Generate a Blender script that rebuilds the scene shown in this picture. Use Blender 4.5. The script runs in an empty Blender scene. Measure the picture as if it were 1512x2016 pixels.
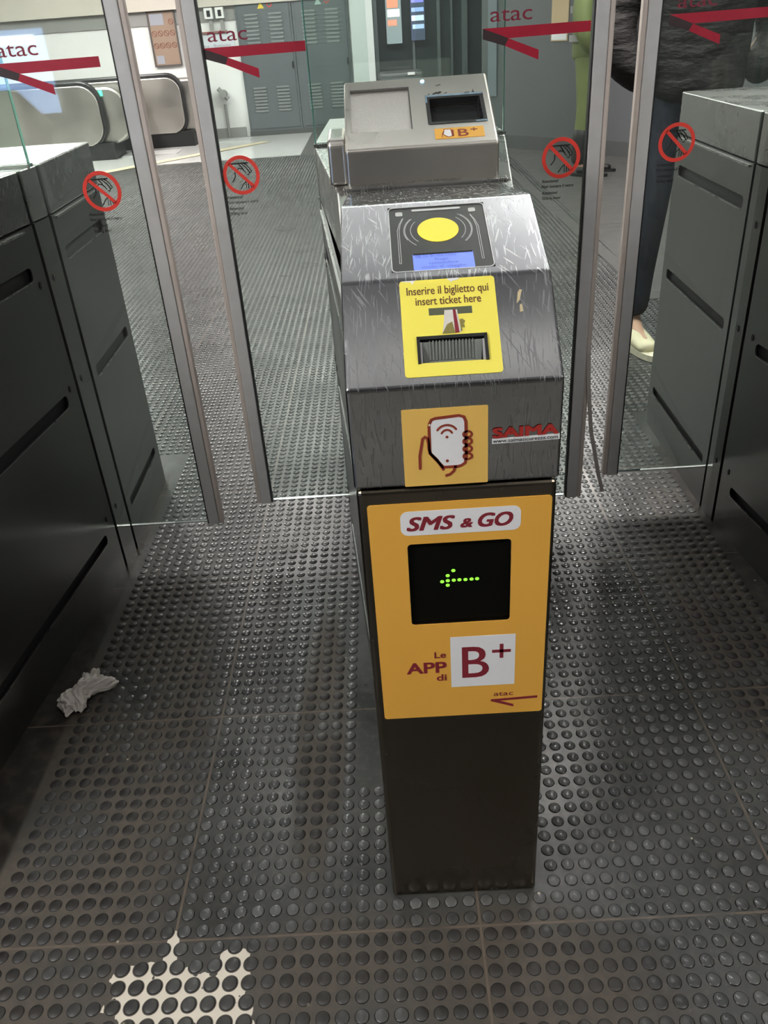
import bpy, bmesh, math, random
import numpy as np
from mathutils import Vector, Matrix
from mathutils.geometry import tessellate_polygon
random.seed(7)
SC = bpy.context.scene
COL = SC.collection

# ------------------------------------------------------------------ camera
cam_d = bpy.data.cameras.new('camera'); cam = bpy.data.objects.new('camera', cam_d); COL.objects.link(cam)
cam_d.sensor_fit = 'VERTICAL'; cam_d.sensor_height = 24.0; cam_d.sensor_width = 18.0
cam_d.lens = 1602.19/2016*24.0
cam_d.clip_start = 0.02; cam_d.clip_end = 60
_r = Vector((0.99797965, -0.01318868, -0.06215047)); _u = Vector((0.06003802, 0.51579821, 0.85460379)); _f = Vector((-0.020786, 0.85660858, -0.51554794))
cam.matrix_world = Matrix(((_r.x, _u.x, -_f.x, 0.411578), (_r.y, _u.y, -_f.y, -0.781268), (_r.z, _u.z, -_f.z, 1.261942), (0, 0, 0, 1)))
SC.camera = cam
# ------------------------------------------------------------------ world, exposure, lights
SC.view_settings.view_transform = 'Standard'; SC.view_settings.look = 'None'
SC.view_settings.gamma = 1.0; SC.view_settings.exposure = 0.42; SC.view_settings.use_curve_mapping = False
w = bpy.data.worlds.new('world'); SC.world = w; w.use_nodes = True
w.node_tree.nodes['Background'].inputs[0].default_value = (0.8, 0.88, 1, 1); w.node_tree.nodes['Background'].inputs[1].default_value = 0.05
CEIL = 2.7
# luminaires: (x, y, length x, length y, strength)
LAMPS = [(-0.45, 5.6, .30, 2.4, 10), (2.1, 5.2, .30, 2.4, 17), (1.36, 2.1, .26, 1.0, 52), (-0.75, 2.5, .28, 1.3, 8),
         (0.5, 2.08, 1.7, .22, 22), (-1.35, -1.1, 1.3, .3, 38), (-3.4, 8.6, .5, 2.6, 30), (0.0, 9.6, 3.2, .4, 15), (2.6, 7.4, .3, 1.2, 7),  # second lamp here is an added fill light for the gates' front faces
         (2.3, -1.1, 1.3, .3, 18), (0.48, -.36, 1.6, .16, .55)]  # both added: front fill from the right, sheen on the ticket slope
LZ = 2.42

# ------------------------------------------------------------------ materials
def mat(name, base=(.5, .5, .5), rough=.5, metal=0., spec=.5, noise=0., nscale=40., stretch=None, bump=0., bscale=200., rvar=0., emit=None, estr=0., coord='Object'):
    m = bpy.data.materials.new(name); m.use_nodes = True
    nt = m.node_tree; b = nt.nodes['Principled BSDF']
    b.inputs['Base Color'].default_value = (*base, 1); b.inputs['Roughness'].default_value = rough
    b.inputs['Metallic'].default_value = metal; b.inputs['Specular IOR Level'].default_value = spec
    if emit: b.inputs['Emission Color'].default_value = (*emit, 1); b.inputs['Emission Strength'].default_value = estr
    tc = nt.nodes.new('ShaderNodeTexCoord'); mp = nt.nodes.new('ShaderNodeMapping'); nt.links.new(tc.outputs[coord], mp.inputs[0])
    if stretch: mp.inputs['Scale'].default_value = stretch
    n = nt.nodes.new('ShaderNodeTexNoise'); n.inputs['Scale'].default_value = nscale; n.inputs['Detail'].default_value = 6
    nt.links.new(mp.outputs[0], n.inputs[0])
    if noise:
        mx = nt.nodes.new('ShaderNodeMix'); mx.data_type = 'RGBA'; 
        mx.inputs[6].default_value = (*[c*(1-noise) for c in base], 1); mx.inputs[7].default_value = (*[min(1, c*(1+noise)) for c in base], 1)
        nt.links.new(n.outputs[0], mx.inputs[0]); nt.links.new(mx.outputs[2], b.inputs['Base Color'])
    if rvar:
        mr = nt.nodes.new('ShaderNodeMapRange'); mr.inputs[1].default_value = .3; mr.inputs[2].default_value = .7
        mr.inputs[3].default_value = max(.02, rough-rvar); mr.inputs[4].default_value = rough+rvar
        nt.links.new(n.outputs[0], mr.inputs[0]); nt.links.new(mr.outputs[0], b.inputs['Roughness'])
    if bump:
        n2 = nt.nodes.new('ShaderNodeTexNoise'); n2.inputs['Scale'].default_value = bscale; n2.inputs['Detail'].default_value = 3
        nt.links.new(mp.outputs[0], n2.inputs[0]); bp = nt.nodes.new('ShaderNodeBump'); bp.inputs['Strength'].default_value = bump; bp.inputs['Distance'].default_value = .001
        nt.links.new(n2.outputs[0], bp.inputs['Height']); nt.links.new(bp.outputs[0], b.inputs['Normal'])
    return m

def scratched_steel(name, base, rough, dens=1.0, horizontal=False):
    """brushed stainless with fine scratches"""
    m = mat(name, base, rough, 1.0, noise=.08, nscale=5, rvar=.06)
    nt = m.node_tree; b = nt.nodes['Principled BSDF']; tc = nt.nodes['Texture Coordinate']
    def mapping(scale, rot=(0, 0, 0)):
        r = nt.nodes.new('ShaderNodeMapping'); r.inputs['Rotation'].default_value = rot; nt.links.new(tc.outputs['Object'], r.inputs[0])
        mp = nt.nodes.new('ShaderNodeMapping'); mp.inputs['Scale'].default_value = scale; nt.links.new(r.outputs[0], mp.inputs[0]); return mp
    grain = nt.nodes.new('ShaderNodeTexNoise'); grain.inputs['Scale'].default_value = 22; grain.inputs['Detail'].default_value = 2
    nt.links.new(mapping((.25, 25, 25) if horizontal else (25, .6, .6)).outputs[0], grain.inputs[0])
    bp = nt.nodes.new('ShaderNodeBump'); bp.inputs['Strength'].default_value = .02 if horizontal else .04; bp.inputs['Distance'].default_value = .0006
    nt.links.new(grain.outputs[0], bp.inputs['Height']); last = bp
    if dens:
        acc = None
        for k, (s, r) in enumerate([((120, 6, 6), (.0, .04, .05)), ((110, 5, 5), (.0, -.10, -.12)), ((130, 7, 7), (.1, .12, .35)), ((125, 6, 6), (.0, -.05, -.03)), ((120, 7, 7), (.2, .2, -.6))]):
            t = nt.nodes.new('ShaderNodeTexNoise'); t.inputs['Scale'].default_value = 4; t.inputs['Detail'].default_value = 0
            nt.links.new(mapping(s, r).outputs[0], t.inputs[0])
            mr = nt.nodes.new('ShaderNodeMapRange'); mr.inputs[1].default_value = .725; mr.inputs[2].default_value = .765
            nt.links.new(t.outputs[0], mr.inputs[0])
            if acc is None: acc = mr
            else:
                mm = nt.nodes.new('ShaderNodeMath'); mm.operation = 'MAXIMUM'; nt.links.new(acc.outputs[0], mm.inputs[0]); nt.links.new(mr.outputs[0], mm.inputs[1]); acc = mm
        blot = nt.nodes.new('ShaderNodeTexNoise'); blot.inputs['Scale'].default_value = 14; blot.inputs['Detail'].default_value = 3
        nt.links.new(tc.outputs['Object'], blot.inputs[0])
        br = nt.nodes.new('ShaderNodeMapRange'); br.inputs[1].default_value = .35; br.inputs[2].default_value = .8; nt.links.new(blot.outputs[0], br.inputs[0])
        mm = nt.nodes.new('ShaderNodeMath'); mm.operation = 'MULTIPLY'; nt.links.new(acc.outputs[0], mm.inputs[0]); nt.links.new(br.outputs[0], mm.inputs[1])
        ad = nt.nodes.new('ShaderNodeMath'); ad.operation = 'MULTIPLY_ADD'; ad.inputs[1].default_value = .22*dens; 
        rn = b.inputs['Roughness'].links[0].from_socket
        nt.links.new(acc.outputs[0], ad.inputs[0]); nt.links.new(rn, ad.inputs[2])
        ad2 = nt.nodes.new('ShaderNodeMath'); ad2.operation = 'MULTIPLY_ADD'; ad2.inputs[1].default_value = .06*dens
        nt.links.new(br.outputs[0], ad2.inputs[0]); nt.links.new(ad.outputs[0], ad2.inputs[2]); nt.links.new(ad2.outputs[0], b.inputs['Roughness'])
        b2 = nt.nodes.new('ShaderNodeBump'); b2.inputs['Strength'].default_value = .015*dens; b2.inputs['Distance'].default_value = .0002; b2.invert = True
        nt.links.new(acc.outputs[0], b2.inputs['Height']); nt.links.new(bp.outputs[0], b2.inputs['Normal']); last = b2
    nt.links.new(last.outputs[0], b.inputs['Normal'])
    return m

M = {}
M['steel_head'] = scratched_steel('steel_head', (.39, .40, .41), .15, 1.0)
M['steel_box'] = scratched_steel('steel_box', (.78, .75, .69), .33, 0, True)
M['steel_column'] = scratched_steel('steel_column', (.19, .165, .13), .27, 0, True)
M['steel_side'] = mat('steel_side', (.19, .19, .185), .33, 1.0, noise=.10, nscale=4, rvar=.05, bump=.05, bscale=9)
M['steel_lid'] = scratched_steel('steel_lid', (.36, .36, .35), .27, .3)
M['steel_core'] = mat('steel_core', (.012, .012, .012), .7)
M['steel_keypad'] = mat('steel_keypad', (.85, .82, .78), .5, 1.0, noise=.1, nscale=300, bump=.9, bscale=420)
M['alu'] = mat('alu', (.54, .54, .54), .45, .25, noise=.12, nscale=30, bump=.15, bscale=90)
M['alu_edge'] = mat('alu_edge', (.52, .46, .42), .5, .1, noise=.08, nscale=30)
M['rubber_seal'] = mat('rubber_seal', (.40, .37, .34), .6)
M['black_plastic'] = mat('black_plastic', (.015, .016, .016), .35, noise=.2, nscale=60)
M['acrylic'] = mat('acrylic', (.004, .004, .003), .25, spec=.15)
M['reader_plate'] = mat('reader_plate', (.022, .023, .022), .42, spec=.25, noise=.3, nscale=30)
M['grey_print'] = mat('grey_print', (.45, .45, .45), .5)
M['yellow_disc'] = mat('yellow_disc', (.95, .68, .0), .4)
M['yellow'] = mat('yellow', (.84, .74, .11), .42, noise=.03, nscale=20)
M['brown_ink'] = mat('brown_ink', (.13, .055, .02), .5)
M['orange'] = mat('orange', (.76, .40, .065), .42, noise=.04, nscale=6, spec=.3)
M['orange_b'] = mat('orange_b', (.76, .48, .12), .42, noise=.04, nscale=6, spec=.3)
M['white'] = mat('white', (.78, .79, .80), .45)
M['off_white'] = mat('off_white', (.62, .60, .55), .5, noise=.15, nscale=90)
M['maroon'] = mat('maroon', (.22, .018, .03), .5)
M['rust'] = mat('rust', (.26, .04, .02), .5)
M['red_film'] = mat('red_film', (.36, .008, .03), .45, noise=.12, nscale=60)
M['black_film'] = mat('black_film', (.035, .02, .022), .5, noise=.2, nscale=60)
M['red_sign'] = mat('red_sign', (.72, .05, .035), .45)
M['saima_red'] = mat('saima_red', (.36, .025, .02), .5, noise=.25, nscale=200)
M['ink'] = mat('ink', (.012, .012, .012), .5)
M['lcd'] = mat('lcd', (.03, .05, .3), .3, emit=(.16, .25, .85), estr=.75)
M['lcd_ink'] = mat('lcd_ink', (.02, .03, .16), .4, emit=(.10, .15, .55), estr=.5)
M['led_green'] = mat('led_green', (.1, .5, .02), .4, emit=(.26, .86, .05), estr=1.05)
M['led_blue'] = mat('led_blue', (.3, .6, .9), .4, emit=(.18, .62, 1.0), estr=5)
M['bezel'] = mat('bezel', (.07, .11, .14), .35, noise=.8, nscale=90)
M['smudge'] = mat('smudge', (.02, .02, .02), .6)
M['glue'] = mat('glue', (.50, .42, .25), .8, noise=.3, nscale=300)
M['rib_plastic'] = mat('rib_plastic', (.20, .215, .20), .22, noise=.2, nscale=80)
M['lamp'] = None

# glass: clear pane with a little dust and real Fresnel reflection
def glass_mat(name, tint, dust):
    m = bpy.data.materials.new(name); m.use_nodes = True; nt = m.node_tree; nt.nodes.clear()
    out = nt.nodes.new('ShaderNodeOutputMaterial'); tr = nt.nodes.new('ShaderNodeBsdfTransparent'); tr.inputs[0].default_value = (*tint, 1)
    gl = nt.nodes.new('ShaderNodeBsdfGlossy'); gl.inputs['Roughness'].default_value = .02; gl.inputs[0].default_value = (1, 1, 1, 1)
    fr = nt.nodes.new('ShaderNodeFresnel'); fr.inputs[0].default_value = 1.52
    mx = nt.nodes.new('ShaderNodeMixShader'); nt.links.new(fr.outputs[0], mx.inputs[0]); nt.links.new(tr.outputs[0], mx.inputs[1]); nt.links.new(gl.outputs[0], mx.inputs[2])
    df = nt.nodes.new('ShaderNodeBsdfDiffuse'); df.inputs[0].default_value = (.62, .68, .66, 1)
    tc = nt.nodes.new('ShaderNodeTexCoord'); n = nt.nodes.new('ShaderNodeTexNoise'); n.inputs['Scale'].default_value = 7; n.inputs['Detail'].default_value = 8
    nt.links.new(tc.outputs['Object'], n.inputs[0]); mr = nt.nodes.new('ShaderNodeMapRange'); mr.inputs[1].default_value = .35; mr.inputs[2].default_value = .75
    mr.inputs[3].default_value = dust*.5; mr.inputs[4].default_value = dust*1.6; nt.links.new(n.outputs[0], mr.inputs[0])
    m2 = nt.nodes.new('ShaderNodeMixShader'); nt.links.new(mr.outputs[0], m2.inputs[0]); nt.links.new(mx.outputs[0], m2.inputs[1]); nt.links.new(df.outputs[0], m2.inputs[2])
    nt.links.new(m2.outputs[0], out.inputs[0]); return m
M['glass'] = glass_mat('door_glass', (.90, .945, .925), .024)
M['glass_edge'] = mat('glass_edge', (.10, .30, .24), .2, spec=.6)

# ------------------------------------------------------------------ mesh helpers
def link(name, me, m=None, parent=None):
    o = bpy.data.objects.new(name, me); COL.objects.link(o)
    if m is not None:
        me.materials.clear(); me.materials.append(m)
    if parent is not None: o.parent = parent
    return o
def bm_mesh(bm, smooth=False):
    bmesh.ops.recalc_face_normals(bm, faces=bm.faces)
    me = bpy.data.meshes.new('m'); bm.to_mesh(me); bm.free()
    if smooth:
        for p in me.polygons: p.use_smooth = True
    return me
def add_box(bm, x0, x1, y0, y1, z0, z1, mt=None):
    vs = [bm.verts.new(v if mt is None else mt @ Vector(v)) for v in ((x0, y0, z0), (x1, y0, z0), (x1, y1, z0), (x0, y1, z0), (x0, y0, z1), (x1, y0, z1), (x1, y1, z1), (x0, y1, z1))]
    for f in ((0, 3, 2, 1), (4, 5, 6, 7), (0, 1, 5, 4), (1, 2, 6, 5), (2, 3, 7, 6), (3, 0, 4, 7)): bm.faces.new([vs[i] for i in f])
    return vs
def bevel_all(bm, w, seg=2, ang=20):
    es = [e for e in bm.edges if len(e.link_faces) == 2 and e.calc_face_angle(0) > math.radians(ang)]
    bmesh.ops.bevel(bm, geom=es, offset=w, segments=seg, affect='EDGES', profile=.5)
def box(name, x0, x1, y0, y1, z0, z1, m, parent=None, bev=0., seg=2):
    bm = bmesh.new(); add_box(bm, x0, x1, y0, y1, z0, z1)
    bmesh.ops.recalc_face_normals(bm, faces=bm.faces)
    if bev: bevel_all(bm, bev, seg)
    return link(name, bm_mesh(bm), m, parent)
def section_loft(secs):
    """secs: list of (rings of 3D points, same count) joined, with end caps"""
    bm = bmesh.new(); R = [[bm.verts.new(p) for p in s] for s in secs]; n = len(secs[0])
    for a, b in zip(R, R[1:]):
        for i in range(n): bm.faces.new((a[i], a[(i+1) % n], b[(i+1) % n], b[i]))
    bm.faces.new(R[0]); bm.faces.new(R[-1][::-1]); bmesh.ops.recalc_face_normals(bm, faces=bm.faces); return bm
def prism_x(profile, x0, x1): return section_loft([[(x0, y, z) for y, z in profile], [(x1, y, z) for y, z in profile]])
def tube(bm, pts, r, seg=8, cap=True):
    pts = [Vector(p) for p in pts]; rings = []
    for i, p in enumerate(pts):
        d = (pts[min(i+1, len(pts)-1)]-pts[max(i-1, 0)]).normalized()
        a = d.cross(Vector((0, 0, 1)) if abs(d.z) < .9 else Vector((1, 0, 0))).normalized(); b = d.cross(a)
        rr = r[i] if isinstance(r, (list, tuple)) else r
        rings.append([bm.verts.new(p+rr*(math.cos(t)*a+math.sin(t)*b)) for t in [2*math.pi*k/seg for k in range(seg)]])
    for a, b in zip(rings, rings[1:]):
        for i in range(seg): bm.faces.new((a[i], a[(i+1) % seg], b[(i+1) % seg], b[i]))
    if cap: bm.faces.new(rings[0][::-1]); bm.faces.new(rings[-1])
def frame(o, u, v):
    u = Vector(u).normalized(); v = Vector(v).normalized(); n = u.cross(v)
    return Matrix(((u.x, v.x, n.x, o[0]), (u.y, v.y, n.y, o[1]), (u.z, v.z, n.z, o[2]), (0, 0, 0, 1)))
def rrect(x0, x1, y0, y1, r=.003, n=4):
    P = []
    for cx, cy, a in ((x1-r, y1-r, 0), (x0+r, y1-r, 90), (x0+r, y0+r, 180), (x1-r, y0+r, 270)):
        for k in range(n+1):
            t = math.radians(a+90*k/n); P.append((cx+r*math.cos(t), cy+r*math.sin(t)))
    return P
def circle(cx, cy, r, n=32, ry=None): return [(cx+r*math.cos(2*math.pi*k/n), cy+(ry or r)*math.sin(2*math.pi*k/n)) for k in range(n)]
def stroke(pts, w, n=5):
    """closed outline of a fat polyline with round ends"""
    P = [Vector((p[0], p[1])) for p in pts]; L, Rr = [], []
    for i, p in enumerate(P):
        a = P[max(i-1, 0)]; b = P[min(i+1, len(P)-1)]; d = (b-a).normalized(); nn = Vector((-d.y, d.x)); k = 1
        if 0 < i < len(P)-1:
            d1 = (p-a).normalized(); k = 1/max(.5, abs(d1.dot(d)))
        L.append(p+nn*w/2*k); Rr.append(p-nn*w/2*k)
    def cap(c, d, s):
        t0 = math.atan2(d.y, d.x); return [c+Vector((math.cos(t0+s*t), math.sin(t0+s*t)))*w/2 for t in [math.pi/2-math.pi*k/n for k in range(1, n)]]
    e = (P[-1]-P[-2]).normalized(); s = (P[0]-P[1]).normalized()
    out = L+cap(P[-1], e, 1)+Rr[::-1]+cap(P[0], s, 1)
    return [(q.x, q.y) for q in out]
def arc(cx, cy, r, a0, a1, n=12): return [(cx+r*math.cos(math.radians(a0+(a1-a0)*k/n)), cy+r*math.sin(math.radians(a0+(a1-a0)*k/n))) for k in range(n+1)]
def add_plate(bm, loops, mt, w0, w1):
    """loops[0] outer, the rest holes; extruded from w0 to w1 along the frame's normal"""
    L3 = [[Vector((p[0], p[1], 0)) for p in l] for l in loops]
    tris = tessellate_polygon(L3); flat = [p for l in L3 for p in l]
    top = [bm.verts.new(mt @ Vector((p.x, p.y, w1))) for p in flat]; bot = [bm.verts.new(mt @ Vector((p.x, p.y, w0))) for p in flat]
    for t in tris:
        try: bm.faces.new([top[i] for i in t]); bm.faces.new([bot[i] for i in reversed(t)])
        except ValueError: pass
    k = 0
    for l in L3:
        n = len(l)
        for i in range(n):
            a, b = k+i, k+(i+1) % n
            try: bm.faces.new((top[a], bot[a], bot[b], top[b]))
            except ValueError: pass
        k += n
def plate(name, shapes, mt, w0, w1, m, parent=None, bev=0):
    """shapes: list of loop lists"""
    bm = bmesh.new()
    for s in shapes: add_plate(bm, s, mt, w0, w1)
    bmesh.ops.recalc_face_normals(bm, faces=bm.faces)
    if bev: bevel_all(bm, bev, 2, 50)
    return link(name, bm_mesh(bm), m, parent)
def text_bm(bm, s, mt, x, y, size, width=None, shear=0., bold=0., align='LEFT', w0=0, w1=.0003, space=1.0):
    cu = bpy.data.curves.new('t', 'FONT'); cu.body = s; cu.size = size; cu.shear = shear; cu.align_x = 'LEFT'; cu.space_character = space
    cu.fill_mode = 'FRONT'; cu.resolution_u = 4
    o = bpy.data.objects.new('t', cu); COL.objects.link(o); dg = bpy.context.evaluated_depsgraph_get(); ev = o.evaluated_get(dg)
    me = bpy.data.meshes.new_from_object(ev); 
    xs = [v.co.x for v in me.vertices]; k = 1.0
    x0, x1 = min(xs), max(xs)
    if width: k = width/(x1-x0)
    ox = {'LEFT': x-x0*k, 'CENTER': x-(x0+x1)/2*k, 'RIGHT': x-x1*k}[align]
    b2 = bmesh.new(); b2.from_mesh(me)
    for v in b2.verts: v.co = Vector((v.co.x*k+ox, v.co.y+y, w1))
    for v in b2.verts: v.co = mt @ v.co
    tmp = bpy.data.meshes.new('x'); b2.to_mesh(tmp); b2.free()
    nrm = (mt.to_3x3() @ Vector((0, 0, 1))); U_ = mt.to_3x3() @ Vector((1, 0, 0)); V_ = mt.to_3x3() @ Vector((0, 1, 0)); prev = Vector((0, 0, 0))
    for q, (a, c) in enumerate(((0, 0), (1, .6), (-1, .6), (1, -.6), (-1, -.6)) if bold else ((0, 0),)):
        off = U_*a*bold+V_*c*bold+nrm*q*1e-5; tmp.transform(Matrix.Translation(off-prev)); prev = off; bm.from_mesh(tmp)
    COL.objects.unlink(o); bpy.data.objects.remove(o); bpy.data.curves.remove(cu); bpy.data.meshes.remove(me); bpy.data.meshes.remove(tmp)
def text(name, items, mt, m, parent):
    bm = bmesh.new()
    for it in items: text_bm(bm, it[0], mt, *it[1:4], **it[4] if len(it) > 4 else {})
    me = bpy.data.meshes.new('m'); bm.to_mesh(me); bm.free(); return link(name, me, m, parent)
def cut(o, boxes):
    """boolean-subtract oriented boxes (matrix, x0,x1,y0,y1,z0,z1) from o's mesh"""
    par = o.parent; o.parent = None
    for bx in boxes:
        bm = bmesh.new(); add_box(bm, *bx[1:], mt=bx[0]); c = link('cutter', bm_mesh(bm))
        md = o.modifiers.new('b', 'BOOLEAN'); md.object = c; md.operation = 'DIFFERENCE'; md.solver = 'EXACT'; bpy.context.view_layer.update()
        dg = bpy.context.evaluated_depsgraph_get(); me = bpy.data.meshes.new_from_object(o.evaluated_get(dg))
        o.modifiers.clear(); old = o.data; o.data = me; bpy.data.meshes.remove(old); cm = c.data; bpy.data.objects.remove(c); bpy.data.meshes.remove(cm)
    o.parent = par
def tag(o, label, cat, group=None, kind=None):
    o['label'] = label; o['category'] = cat
    if group: o['group'] = group
    if kind: o['kind'] = kind
    return o
def thing(name, loc, label, cat, group=None):
    o = bpy.data.objects.new(name, None); COL.objects.link(o); o.location = loc; o.empty_display_size = .05; return tag(o, label, cat, group)
def struct(o): o['kind'] = 'structure'; return o
def settle(root):
    """keep children where they were modelled (world coordinates) under a root that stands at its base"""
    inv = Matrix.Translation(-root.location)
    for c in [c for c in root.children]:
        c.matrix_parent_inverse = inv

# ================================================================== THE SETTING
def floor_mat():
    m = bpy.data.materials.new('studded_rubber'); m.use_nodes = True; nt = m.node_tree; b = nt.nodes['Principled BSDF']; N = nt.nodes.new; Lk = nt.links.new
    geo = N('ShaderNodeNewGeometry'); sep = N('ShaderNodeSeparateXYZ'); Lk(geo.outputs['Position'], sep.inputs[0])
    att = N('ShaderNodeAttribute'); att.attribute_name = 'stud'
    def noise(sc, det=5, off=0):
        n = N('ShaderNodeTexNoise'); n.inputs['Scale'].default_value = sc; n.inputs['Detail'].default_value = det
        mp = N('ShaderNodeMapping'); mp.inputs['Location'].default_value = (off, off, 0); Lk(geo.outputs['Position'], mp.inputs[0]); Lk(mp.outputs[0], n.inputs[0]); return n.outputs[0]
    def math_(op, a, bb, c=None):
        n = N('ShaderNodeMath'); n.operation = op
        for i, v in enumerate((a, bb, c)):
            if v is None: continue
            if isinstance(v, (int, float)): n.inputs[i].default_value = v
            else: Lk(v, n.inputs[i])
        return n.outputs[0]
    def ramp(v, a, bb, lo=0, hi=1):
        n = N('ShaderNodeMapRange'); n.interpolation_type = 'SMOOTHSTEP'; n.inputs[1].default_value = a; n.inputs[2].default_value = bb; n.inputs[3].default_value = lo; n.inputs[4].default_value = hi; Lk(v, n.inputs[0]); return n.outputs[0]
    def mix(f, a, bb):
        n = N('ShaderNodeMix'); n.data_type = 'RGBA'
        if isinstance(f, (int, float)): n.inputs[0].default_value = f
        else: Lk(f, n.inputs[0])
        for i, v in ((6, a), (7, bb)):
            if isinstance(v, tuple): n.inputs[i].default_value = (*v, 1)
            else: Lk(v, n.inputs[i])
        return n.outputs[2]
    def blob(cx, cy, rx, ry, edge=.5):
        dx = math_('DIVIDE', math_('SUBTRACT', sep.outputs[0], cx), rx); dy = math_('DIVIDE', math_('SUBTRACT', sep.outputs[1], cy), ry)
        d = math_('ADD', math_('MULTIPLY', dx, dx), math_('MULTIPLY', dy, dy)); return ramp(d, 1-edge, 1+edge, 1, 0)
    base = mix(ramp(noise(3.2), .35, .65), (.024, .026, .025), (.052, .054, .052))
    base = mix(ramp(noise(60, 6, 3), .45, .75, 0, .5), base, (.085, .078, .067))
    # trodden dirt packed between the studs
    dm = blob(-.22, .35, .2, .75)
    for bb in (blob(.42, -.12, .36, .17), blob(1.22, .75, .17, .6), blob(.22, .45, .05, .4), blob(-.32, -.1, .33, .4, .8)): dm = math_('MAXIMUM', dm, bb)
    dm = math_('MULTIPLY', dm, ramp(noise(6, 4, 9), .30, .55))
    base = mix(math_('MULTIPLY', dm, .8), base, mix(noise(70, 6, 1), (.040, .033, .026), (.105, .086, .067)))
    ring = ramp(att.outputs['Fac'], .75, .97)
    stud_dirty = mix(ramp(noise(5, 3, 5), .4, .7), (.014, .012, .011), (.036, .033, .030))
    stud_clean = mix(ramp(noise(7, 3, 5), .35, .65), (.052, .055, .056), (.100, .103, .102))
    stud = mix(ring, (.016, .015, .014), mix(dm, stud_clean, stud_dirty))
    # smooth dark edging strip along the feet of the outer gates
    es = math_('MULTIPLY', math_('MAXIMUM', ramp(sep.outputs[0], -.347, -.337, 1, 0), ramp(sep.outputs[0], 1.255, 1.262)), ramp(sep.outputs[1], 1.6, 1.7, 1, 0))
    base = mix(es, base, mix(ramp(noise(30, 5, 2), .4, .7), (.014, .012, .010), (.040, .032, .025)))
    # tile joints every half metre
    def joint(s, off):
        f = math_('FRACT', math_('DIVIDE', math_('ADD', s, off), .5), None); return ramp(math_('ABSOLUTE', math_('SUBTRACT', f, .5), None), .4955, .4975)
    jt = math_('MAXIMUM', joint(sep.outputs[0], 50), joint(sep.outputs[1], 50))
    base = mix(math_('MULTIPLY', jt, ramp(noise(11, 4, 2), .35, .55, .15, .9)), base, (.13, .10, .075))
    col = mix(ramp(att.outputs['Fac'], .0, .3), base, stud)
    # spilt white paint lying between the studs
    warp = noise(30, 3, 4)
    pr = blob(-.035, -.055, .055, .022, .5)
    for bb in (blob(.010, -.095, .095, .050, .5), blob(.000, -.02, .013, .035, .5), blob(.105, -.075, .030, .07, .5), blob(.015, -.16, .10, .035, .5), blob(.130, -.135, .022, .03, .5)): pr = math_('MAXIMUM', pr, bb)
    def cell(a): return math_('SUBTRACT', math_('FRACT', math_('DIVIDE', math_('ADD', sep.outputs[a], 10*.5), .5/17), None), .5)
    cx_, cy_ = cell(0), cell(1); rr = math_('SQRT', math_('ADD', math_('MULTIPLY', cx_, cx_), math_('MULTIPLY', cy_, cy_)), None)
    pm = ramp(math_('ADD', math_('MULTIPLY', pr, .55), math_('MULTIPLY', warp, 1.3)), .98, 1.0)
    pm = math_('MULTIPLY', pm, ramp(rr, .425, .455)); pm = math_('MULTIPLY', pm, ramp(pr, .02, .08))
    col = mix(pm, col, (.60, .55, .47))
    # pale specks of litter
    vo = N('ShaderNodeTexVoronoi'); vo.inputs['Scale'].default_value = 19; Lk(geo.outputs['Position'], vo.inputs[0])
    sp = math_('MULTIPLY', ramp(vo.outputs['Distance'], .035, .055, 1, 0), ramp(noise(9, 2, 7), .48, .56))
    col = mix(sp, col, (.35, .31, .25))
    Lk(col, b.inputs['Base Color'])
    r = math_('ADD', ramp(noise(4, 5, 6), .35, .7, .27, .38), math_('MULTIPLY', dm, .30)); r = math_('SUBTRACT', r, math_('MULTIPLY', att.outputs['Fac'], .12)); r = math_('MAXIMUM', r, math_('MULTIPLY', pm, .6)); Lk(r, b.inputs['Roughness'])
    b.inputs['Specular IOR Level'].default_value = .5
    bp = N('ShaderNodeBump'); bp.inputs['Strength'].default_value = .25; bp.inputs['Distance'].default_value = .0008; Lk(noise(140, 5, 8), bp.inputs['Height']); Lk(bp.outputs[0], b.inputs['Normal'])
    return m

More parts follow.
